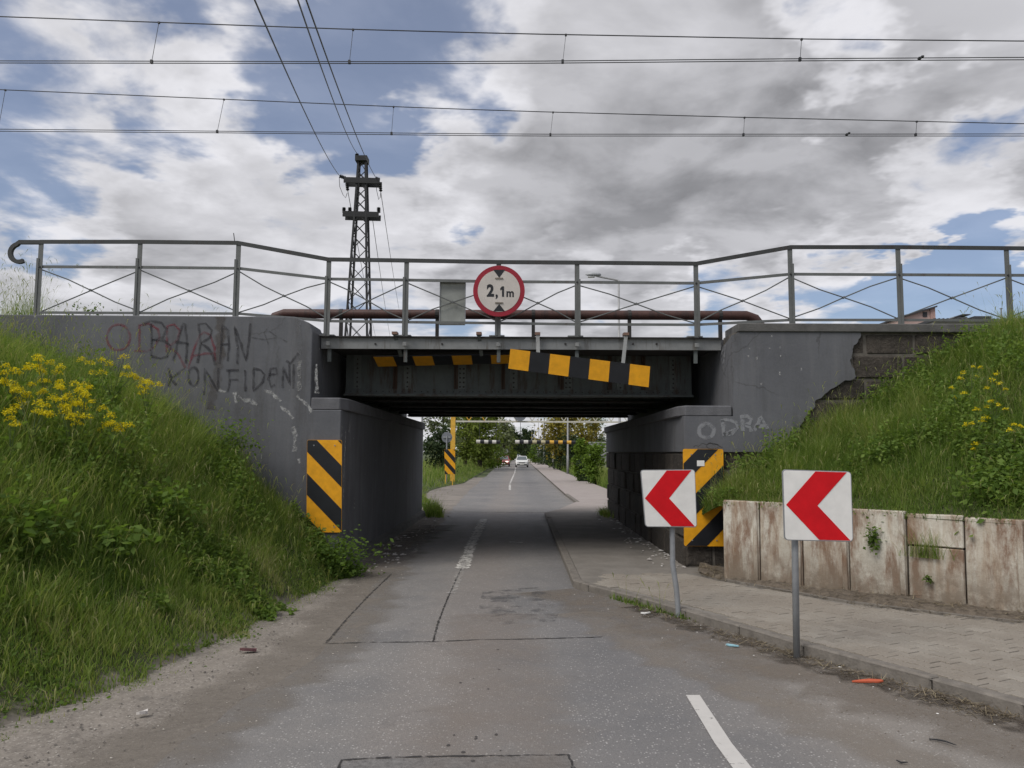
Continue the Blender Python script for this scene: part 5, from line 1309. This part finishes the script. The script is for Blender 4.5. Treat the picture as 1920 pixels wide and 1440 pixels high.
# ------------------------------------------------------------------ cars
M_glass = mat('car_glass', col=(.10, .12, .13), rough=.12, var=.1, spec=.6); M_tyre = mat('tyre', col=(.02, .02, .02), rough=.9); M_rim = mat('rim', col=(.35, .35, .36), rough=.35, metal=.6)
M_trim = mat('car_trim', col=(.03, .03, .032), rough=.7)
def f_head(t, bs, gp, oc):
    t.put(bs.inputs['Base Color'], (.9, .88, .8)); t.put(bs.inputs['Emission Color'], (1, .93, .78)); bs.inputs['Emission Strength'].default_value = 2.2
M_head = mat('lit_headlight', f_head, rough=.2); M_headoff = mat('headlight', col=(.6, .6, .6), rough=.2)
def car(label, x, y, paint, lit, w_=1.66, h=1.42, L=4.1):
    o = thing('car', label, 'car', (x, y, 0), 'cars coming down the road')
    hw = w_ / 2
    # body as lofted sections along y (front is -y towards the camera)
    secs = [(0, .30, .62, .74), (.10, .24, .70, .88), (.9, .22, .86, .96), (1.2, .22, .92, 1.0), (3.3, .22, .95, 1.0), (3.95, .24, .92, .95), (4.1, .32, .80, .85)]
    vs = []; n_ = 8
    for u, zb_, zt_, wf in secs:
        yy = y + u * L / 4.1; ww = hw * wf
        for fx, fz in ((-.88, 0), (-1, .12), (-1, .62), (-.93, 1), (.93, 1), (1, .62), (1, .12), (.88, 0)): vs.append((x + fx * ww, yy, zb_ + (zt_ - zb_) * fz))
    fs = [(i * n_ + q, i * n_ + (q + 1) % n_, (i + 1) * n_ + (q + 1) % n_, (i + 1) * n_ + q) for i in range(len(secs) - 1) for q in range(n_)] + [tuple(range(n_)), tuple(range((len(secs) - 1) * n_, len(secs) * n_))]
    b_ = MB().add(vs, fs).build('body', paint, o, bevel=.02)
    zc, zr = .90, h; cab = [(1.15, zc, .90), (1.85, zr - .03, .72), (2.1, zr, .70), (3.1, zr, .70), (3.35, zr - .05, .72), (3.85, zc, .86)]
    vs = []
    for u, z, wf in cab: vs += [(x - hw * wf, y + u, z), (x + hw * wf, y + u, z)]
    base_i = len(vs); vs += [(x - hw * .90, y + 1.15, zc - .05), (x + hw * .90, y + 1.15, zc - .05), (x + hw * .86, y + 3.85, zc - .05), (x - hw * .86, y + 3.85, zc - .05)]
    fs = [(2 * i, 2 * i + 1, 2 * i + 3, 2 * i + 2) for i in range(len(cab) - 1)] + [tuple(range(0, 12, 2)), tuple(range(1, 12, 2))[::-1]]
    MB().add(vs[:12], fs).build('cabin', paint, o)
    q = [Vector(vs[i]) for i in (0, 1, 3, 2)]; cq = sum(q, Vector()) / 4; nn = Vector((0, -.55, .45)).normalized() * .012
    MB().prism([cq + (v - cq) * .90 + nn for v in q], nn * .4).build('windscreen', M_glass, o)
    for s_ in (-1, 1):
        MB().prism([(x + s_ * (hw * .86 + .006), y + 1.45, zc + .04), (x + s_ * (hw * .755), y + 1.95, zr - .08), (x + s_ * (hw * .755), y + 3.1, zr - .08), (x + s_ * (hw * .86 + .006), y + 3.4, zc + .04)], (s_ * .008, 0, 0)).build('side_window', M_glass, o)
        MB().cbox(x + s_ * hw * .52 - .17, x + s_ * hw * .52 + .17, y - .02, y + .06, .60, .73, .03).build('headlight', M_head if lit else M_headoff, o)
        MB().cbox(x + s_ * (hw + .02) - .08, x + s_ * (hw + .02) + .08, y + 1.35, y + 1.5, .92, 1.04, .03).build('mirror', paint, o)
        for u in (.75, 3.3):
            xx = x + s_ * (hw - .10); t_ = MB().tube([(xx - .09, y + u, .29), (xx + .09, y + u, .29)], .29, 14).build('wheel', M_tyre, o)
            MB().tube([(xx - s_ * .0 + s_ * .085, y + u, .29), (xx + s_ * .10, y + u, .29)], .18, 10).build('rim', M_rim, t_)
    MB().cbox(x - hw * .80, x + hw * .80, y - .06, y + .02, .28, .42, .02).build('bumper', M_trim, o); MB().cbox(x - .35, x + .35, y - .03, y + .03, .55, .66, .01).build('grille', M_trim, o)
    MB().cbox(x - .25, x + .25, y - .075, y - .062, .36, .46, .003).build('number_plate', M_white, o)
pw = mat('car_white', col=(.72, .72, .70), rough=.25, var=.02); pr_ = mat('car_red', col=(.30, .05, .05), rough=.25, var=.05); pd = mat('car_dark_green', col=(.03, .05, .045), rough=.3)
car('white car coming along the road in the middle', .62, 100, pw, False)
car('dark red car with lit headlights driving on the left', -1.75, 104, pr_, True, 1.62)
car('dark car farther behind the red car', -2.1, 128, pd, False)
car('distant pale car, a dot near the end of the road', .3, 260, pw, False)

# ------------------------------------------------------------------ trees beyond the bridge
def leafmat(nm, lo, mid, hi): return mat(nm, foliage([(0, lo), (.5, mid), (1, hi)], .3))
LM = {'green': leafmat('leaf_green', (.07, .10, .02), (.16, .205, .04), (.25, .29, .07)), 'dark': leafmat('leaf_dark', (.018, .03, .014), (.040, .062, .028), (.07, .095, .042)),
      'gold': leafmat('leaf_gold', (.12, .105, .018), (.26, .215, .04), (.38, .31, .08)), 'bright': leafmat('leaf_bright', (.05, .09, .014), (.12, .19, .026), (.19, .26, .05)), 'grey': leafmat('leaf_grey', (.08, .095, .05), (.16, .185, .10), (.24, .26, .15))}
M_bark = mat('bark', col=(.06, .05, .04), rough=.95, var=.3, bump=.6)
def tree(label, x, y, h, rx, lm, n=4200, ls=.30, base=.25, clumps=26, shape='round', name='tree', cat='tree', z0=None, grp='trees beyond the bridge', ry=None):
    ry = ry or rx; z0 = zV(x, y) if z0 is None else z0
    o = thing(name, label, cat, (x, y, z0), grp); r0 = max(.06, h * .018)
    mb = MB(); lean = random.uniform(-.03, .03) * h
    mb.tube([(x, y, z0 - .1), (x + lean * .3, y, z0 + h * .3), (x + lean, y, z0 + h * .65), (x + lean * 1.3, y, z0 + h * .92)], [r0 * 1.4, r0, r0 * .55, r0 * .15], 8)
    cl = []
    for k in range(clumps):
        t = base + (1 - base) * (k + random.random()) / clumps
        if shape == 'round': prof = math.sin(math.pi * min(1, max(.04, (t - base) / (1 - base) * .92 + .06))) ** .6
        elif shape == 'cone': prof = 1.05 - (t - base) / (1 - base)
        elif shape == 'column': prof = .85 + .3 * math.sin(k)
        else: prof = min(1, .5 + (t - base) / (1 - base) * .8) * (1.0 if t < .85 else .6)
        a = random.uniform(0, 2 * math.pi); rr = math.sqrt(random.random()) * prof * .85
        c = Vector((x + lean * t + rx * rr * math.cos(a), y + ry * rr * math.sin(a), z0 + h * t)); cl.append((c, prof))
        s_ = Vector((x + lean * t, y, z0 + h * max(.12, t - .16))); mb.tube([s_, s_.lerp(c, .55) + Vector((0, 0, .04 * h * random.random())), c], [r0 * .4, r0 * .25, r0 * .08], 4)
    mb.build('trunk', M_bark, o, smooth=True)
    Cs, Ts = [], []
    for c, prof in cl:
        k = int(n / clumps); R__ = (rx * .42 * random.uniform(.6, 1.2) + .1); d = rng.normal(0, .55, (k, 3)); d[:, 2] *= .75
        Cs.append(np.array(c) + d * R__); Ts.append(np.clip(rng.normal(random.uniform(.3, .65), .17, k), 0, 1))
    C = np.concatenate(Cs); T = np.concatenate(Ts)
    V, q, t, c = leafquads(C, rng.uniform(.6, 1.4, len(C)) * ls, T, .15); raw_mesh('crown', V - np.array(o.location), q, t, c, lm, o)
    return o
def txy(px, Y): return at(px, 850, Y).x
tree('large weeping green tree left of the road beyond the bridge', txy(900, 86), 86, 11.5, 2.6, LM['green'], 9000, .32, .08, 50, 'round', ry=3.5)
tree('bushy green tree beside the yellow gantry leg', txy(872, 78), 78, 8.5, 1.7, LM['green'], 4500, .28, .12, 30)
tree('loose grey-green tree at the left edge of the tunnel view', txy(832, 66), 66, 6.2, 1.5, LM['grey'], 2200, .24, .15, 26, ry=2)
tree('low dark green shrub tree behind the far hazard board', txy(826, 58), 58, 3.0, 1.3, LM['dark'], 2400, .20, .05, 22, name='shrub', cat='shrub')
tree('pale airy tree right of the weeping tree', txy(944, 120), 120, 6.4, 1.7, LM['grey'], 2600, .36, .15, 30, ry=3)
tree('bright green rounded shrub at the roadside beyond the gantry', txy(921, 95), 95, 3.2, 1.6, LM['bright'], 3200, .22, .03, 24, name='shrub', cat='shrub')
tree('dark conical evergreen closest to the end of the road', txy(962, 190), 190, 7.6, 2.2, LM['dark'], 4200, .42, .05, 34, 'round', ry=4)
tree('dark rounded evergreen right of the road end', txy(985, 215), 215, 8.0, 1.7, LM['dark'], 3400, .42, .05, 30)
tree('slim dark evergreen beside the distant lamp posts', txy(997, 240), 240, 8.4, 1.3, LM['dark'], 2800, .45, .05, 28)
tree('mid green tree behind the oncoming cars on the left', txy(951, 165), 165, 5.5, 2.2, LM['green'], 3400, .36, .05, 30)
tree('yellow-green tree above the pavement on the right', txy(1052, 84), 84, 7.6, 2.3, LM['gold'], 5200, .27, .25, 34, ry=2.5)
tree('golden leafed tree at the right edge behind the yellow-green tree', txy(1090, 92), 92, 7.4, 2.2, LM['gold'], 3000, .27, .3, 30, ry=2.5)
tree('loose grey tree furthest right in the tunnel view', txy(1118, 98), 98, 6.6, 2.2, LM['grey'], 1500, .25, .25, 28)
tree('ivy-covered column of bright leaves beside the pavement', txy(1089, 52), 52, 2.65, .42, LM['bright'], 3200, .16, .03, 26, 'column', name='ivy_column', cat='plant')
tree('bright bush at the right edge of the tunnel view', txy(1117, 47), 47, 2.3, .62, LM['bright'], 3000, .15, .02, 22, 'column', name='shrub', cat='shrub')
tree('dark ivy at the foot of the leafy column', txy(1098, 51), 51, 1.5, .5, LM['dark'], 1500, .14, .02, 16, 'column', name='shrub', cat='shrub')
for k, (px, Y, h_, rx, nm) in enumerate(((1078, 76, 3.2, 1.2, 'nearest'), (1060, 84, 3.3, 1.4, 'second'), (1042, 100, 3.4, 1.6, 'third'), (1025, 118, 3.2, 1.7, 'fourth'), (1010, 150, 3.8, 2.2, 'fifth'))):
    tree('dark hedge shrub behind the lamp posts, %s from the bridge' % nm, txy(px, Y), Y, h_, rx, LM['dark'], 2200, .22, .02, 20, 'column', name='shrub', cat='shrub', grp='dark shrubs behind the lamp posts')
tree('small light green roadside bush between far lamp posts', txy(1003, 140), 140, 3.2, 1.1, LM['bright'], 1400, .24, .03, 16, name='shrub', cat='shrub')
for k in range(16):      # far wood closing the horizon, each its own tree
    a = -1 if k % 2 else 1; Y = 300 + 12 * k; x = a * (14 + 9 * (k // 2)) + random.uniform(-3, 3)
    tree('far woodland tree, %s on the %s horizon' % (['first', 'second', 'third', 'fourth', 'fifth', 'sixth', 'seventh', 'eighth'][k // 2], 'left' if a < 0 else 'right'), x, Y, random.uniform(6, 9), 4.5, LM['dark'], 1500, .9, .03, 20, grp='far woodland', z0=-.05)
for k, px in enumerate((948, 960, 974, 986)):
    tree('distant tree closing the road end, %s of four' % ['leftmost', 'second from left', 'third from left', 'rightmost'][k], txy(px, 420 + 10 * k), 420 + 10 * k, 6 + k % 2 * 2, 3.5, LM['dark'], 1600, .8, .02, 22, grp='far woodland', z0=-.05)

# ------------------------------------------------------------------ buildings on the right
p0, p1 = at(1690, 575, 62), at(1752, 575, 62)
bd = thing('pink_building', 'pink rendered stair block with sloping roof, seen over the right railing', 'building', (p0.x, 62, 0))
M_pink = mat('pink_render', col=(.52, .37, .32), rough=.9, var=.08); M_roof = mat('dark_roof', col=(.05, .05, .055), rough=.8)
zl_, zr_ = at(1690, 596, 62).z, at(1750, 577, 62).z
MB().prism([(p0.x, 62, 0), (p1.x - .38, 62, 0), (p1.x - .38, 62, zr_), (p0.x, 62, zl_)], (0, 5, 0)).build('wall', M_pink, bd)
MB().box(p1.x - .379, p1.x, 61.9, 67, 0, zr_).build('corner_pier', mat('pink_pier', col=(.42, .27, .23), rough=.9), bd)
MB().hexa([(p0.x - .15, 61.7, zl_), (p1.x + .08, 61.7, zr_ + .01), (p1.x + .08, 67.2, zr_ + .01), (p0.x - .15, 67.2, zl_), (p0.x - .15, 61.7, zl_ + .12), (p1.x + .08, 61.7, zr_ + .13), (p1.x + .08, 67.2, zr_ + .13), (p0.x - .15, 67.2, zl_ + .12)]).build('roof', M_roof, bd)
MB().box(p1.x - .95, p1.x - .62, 61.95, 61.998, zr_ - .75, zr_ - .35).build('vent_window', M_roof, bd)
a, b = at(1752, 599, 56), at(1990, 601, 56)
hl_ = thing('low_hall', 'low hall with dark ribbed sheet roof behind the right railing', 'building', (a.x, 56, 0))
MB().box(a.x + .1, b.x, 56.3, 70, 0, a.z - .1).build('wall', mat('hall_wall', col=(.35, .33, .31), rough=.9), hl_)
MB().box(a.x, b.x + .3, 56, 70.3, a.z - .099, a.z).build('roof', M_roof, hl_)
x = a.x
while x < b.x: MB().box(x, x + .10, 55.95, 70.2, a.z + .001, a.z + .09).build('roof_rib', M_roof, hl_); x += .30
dr = at(1800, 592, 60); 
sd2 = thing('roof_hut', 'small hut with slanted dark roof on the hall roof', 'roof hut', (dr.x, 60, a.z + .095))
MB().box(at(1788, 596, 60).x, at(1814, 596, 60).x, 60, 62, a.z + .095, at(1800, 594, 60).z).build('wall', mat('hut_wall', col=(.28, .28, .27), rough=.9), sd2)
q = [at(1784, 597, 60), at(1802, 589.5, 60), at(1818, 589.5, 60), at(1815, 592, 60), at(1803, 592, 60)]; MB().prism([(v.x, 59.8, v.z) for v in q], (0, 2.4, 0)).build('roof', M_roof, sd2)
sk = thing('skylight_box', 'flat dark skylight box on the hall roof', 'skylight', (at(1828, 596, 60).x, 60, a.z + .095))
MB().cbox(at(1827, 596, 60).x, at(1859, 596, 60).x, 60, 61.5, a.z + .095, at(1840, 592.5, 60).z, .03).build('lid', M_roof, sk)
v0, v1 = at(1878, 597, 60), at(1879, 579, 60)
vp = thing('vent_pipe', 'thin grey vent pipe with cap on the hall roof', 'vent pipe', (v0.x, 60, a.z + .095)); MB().tube([(v0.x, 60, a.z + .095), (v0.x, 60, v1.z)], .055, 8).build('pipe', M_galv, vp); MB().tube([(v0.x, 60, v1.z), (v0.x, 60, v1.z + .05)], .11, 8).build('cap', M_galv, vp)
for px in (1573, 1746): pass
p = at(1105, 831, 75); gwl = thing('garden_wall', 'plain grey wall behind the bright bush right of the far pavement', 'wall', (p.x, 75, 0))
MB().box(p.x, p.x + 9, 75, 75.3, 0, p.z).build('wall_face', mat('grey_wall', col=(.28, .28, .28), rough=.9), gwl); MB().box(p.x - .05, p.x + 9.05, 74.95, 75.35, p.z + .001, p.z + .12).build('coping', mat('grey_coping', col=(.33, .33, .33), rough=.9), gwl)
p = at(1113, 866, 48.5); fp_ = thing('fence_post', 'dark short fence post in front of the bright bush', 'post', (p.x, 48.5, 0)); MB().tube([(p.x, 48.5, 0), (p.x, 48.5, 1.25)], .05, 6).build('post_tube', M_trim, fp_); MB().tube([(p.x - .9, 48.5, 1.2), (p.x, 48.5, 1.2)], .03, 5).build('top_tube', M_trim, fp_)

# ------------------------------------------------------------------ litter, gravel and straw
def chip(name, label, px, py, L, wd, m, ang=0.0, z=.008, th=.012, cat='litter'):
    p = G(px, py, z); ca, sa = math.cos(ang), math.sin(ang); o_ = []
    for u, v in ((-.5, -.15), (-.2, -.5), (.3, -.45), (.5, -.2), (.5, .45), (.1, .5), (-.35, .3)): o_.append((p.x + u * L * ca - v * wd * sa, p.y + u * L * sa + v * wd * ca, z + random.uniform(0, th)))
    o = MB().prism(o_, (0, 0, th)).build(name, m, origin=p); tag(o, label, cat); return o
chip('plastic_shard', 'orange-red plastic strip lying in the gutter', 1626, 1279, .26, .05, mat('orange_plastic', col=(.48, .10, .045), rough=.6), .0)
chip('plastic_strip', 'pale blue plastic strip on the road edge', 1373, 1212, .13, .03, mat('blue_plastic', col=(.25, .45, .52), rough=.5), -.7)
chip('plastic_strip', 'light blue-white strip near the kerb', 1707, 1276, .10, .025, mat('pale_blue_plastic', col=(.50, .60, .62), rough=.5), .1)
chip('plastic_shard', 'white curved shard between the two chevron posts and the kerb', 1210, 1151, .13, .05, M_white, .3)
chip('crushed_can', 'crushed dark and pink can on the left shoulder', 465, 1222, .15, .07, mat('can_pink', col=(.13, .06, .065), rough=.5), .2, th=.022)
chip('stone_lump', 'white stone on the left shoulder', 266, 1342, .075, .05, mat('pale_stone', col=(.5, .47, .44), rough=.9), .4, th=.02, cat='stone')
def twig(label, pts):
    q = [G(x, y, .012) + Vector((0, 0, random.uniform(0, .012))) for x, y in pts]
    tag(MB().tube(q, [.004] + [.006] * (len(q) - 2) + [.003], 5).build('twig', M_trim, origin=q[0]), label, 'twig')
twig('thin dark twig lying on the asphalt at lower right', [(1742, 1386), (1757, 1388), (1772, 1393), (1793, 1400)])
twig('short dark stick near the lower right corner', [(1681, 1428), (1690, 1431), (1702, 1431)])

# scattered chips and pebbles
def scatter(name, label, gen_, n, smin, smax, m, flat=.5):
    mb = MB()
    for _ in range(n):
        x, y, z = gen_(); s_ = random.uniform(smin, smax) * random.choice((.6, .8, 1, 1, 1.4)); a = random.uniform(0, 6.3); ca, sa = math.cos(a), math.sin(a); st = random.uniform(.4, 1)
        vs = [(x + s_ * (u * ca - v * st * sa), y + s_ * (u * sa + v * st * ca), z + s_ * flat * w_ + .002) for u, v, w_ in ((1, 0, .1), (.2, .8, .0), (-.8, .4, .15), (-.6, -.7, 0), (.5, -.8, .1), (.1, .1, 1))]
        mb.add(vs, [(0, 1, 5), (1, 2, 5), (2, 3, 5), (3, 4, 5), (4, 0, 5)])
    o = mb.build(name, m); tag(o, label, 'gravel', kind='stuff'); return o
def gl():
    while True:
        y = 4.3 + 9.5 * random.random() ** 1.2; t = random.random(); x0, x1 = toeX(y) - .1, np.interp(y, [p[1] for p in LEDGE], [p[0] for p in LEDGE]) + .35
        if n2(x0 + (x1 - x0) * t, y, 1.2, 9) > -.35 or random.random() < .4: return x0 + (x1 - x0) * t, y, .0
def gr():
    while True:
        t = random.random(); k = random.choice((7, 8, 9, 10, 11, 12)); (x0, y0), (x1, y1) = KERB[k], KERB[k + 1]
        d = abs(random.gauss(0, .5)) + .03; x, y = x0 + (x1 - x0) * t, y0 + (y1 - y0) * t
        return x - kper.x * d, y - kper.y * d, .003
def gt_(): return random.choice((-2.0 - .75 * random.random(), 2.68 - .5 * random.random() ** 2)), 12.6 + 11 * random.random(), None
def gtt():
    x, y, _ = gt_(); return x, y, (.003 if x < 0 else ZW)
scatter('pebbles', 'loose dark grit on the left shoulder', gl, 1500, .004, .012, mat('grit_dark', col=(.10, .09, .08), rough=.9))
scatter('pebbles', 'pale pebbles on the left shoulder', gl, 420, .004, .010, mat('grit_pale', col=(.40, .37, .33), rough=.9))
scatter('pebbles', 'grit along the right gutter', gr, 2600, .003, .009, mat('grit_brown', col=(.15, .125, .10), rough=.9))
scatter('paper_bits', 'small white litter bits along the right gutter', gr, 80, .005, .015, M_white, .25)
scatter('rubble', 'broken bits and white scraps along the wall feet in the underpass', gtt, 240, .02, .05, mat('rubble_grey', col=(.30, .28, .26), rough=.9))
scatter('paper_bits', 'white scraps in the underpass', gtt, 46, .03, .07, M_white, .2)
def gd(): 
    y = 4.35 + random.gauss(0, .16); return -2.62 + random.gauss(0, .25), y, .003
scatter('asphalt_crumbs', 'crumbled dark asphalt at the lower left', gd, 900, .008, .03, mat('asphalt_crumb', col=(.045, .043, .042), rough=.9))
# dry straw along kerb and slab foot
Rp, Tn = [], []
for _ in range(2600):
    if random.random() < .38:
        k = random.choice((8, 9, 10, 11)); t = random.random(); (x0, y0), (x1, y1) = KERB[k], KERB[k + 1]; d = abs(random.gauss(0, .13)) + .02
        Rp.append((x0 + (x1 - x0) * t - kper.x * d, y0 + (y1 - y0) * t - kper.y * d, .008))
    else:
        t = random.random(); a = along(A_, t); b = along(B_, t); f = random.random() ** 1.2 * 1.1 - .25; x, y = a[0] + (b[0] - a[0]) * f, a[1] + (b[1] - a[1]) * f
        Rp.append((x, y, (soilz(x, y) + .035 * f + .01) if f > .02 else ZW + .008))
n = len(Rp); Rp = np.array(Rp); az = rng.uniform(0, 6.28, n); Ls = rng.uniform(.03, .16, n); V = np.zeros((n, 4, 3)); d = np.stack([np.cos(az), np.sin(az), rng.uniform(-.05, .35, n)], 1); s_ = np.stack([-np.sin(az), np.cos(az), 0 * az], 1) * .0035
V[:, 0] = Rp - s_; V[:, 1] = Rp + s_; V[:, 2] = Rp + d * Ls[:, None] + s_ * .4; V[:, 3] = Rp + d * Ls[:, None] - s_ * .4
raw_mesh('dry_straw', V.reshape(-1, 3), np.arange(n)[:, None] * 4 + [0, 1, 2, 3], np.zeros((0, 3), int), np.repeat(rng.uniform(0, 1, n), 4), mat('straw', foliage([(0, (.07, .055, .036)), (.7, (.17, .135, .09)), (1, (.33, .28, .19))], .1)), kind='stuff', label='dry straw and stalks along the kerb and slab foot', cat='straw')
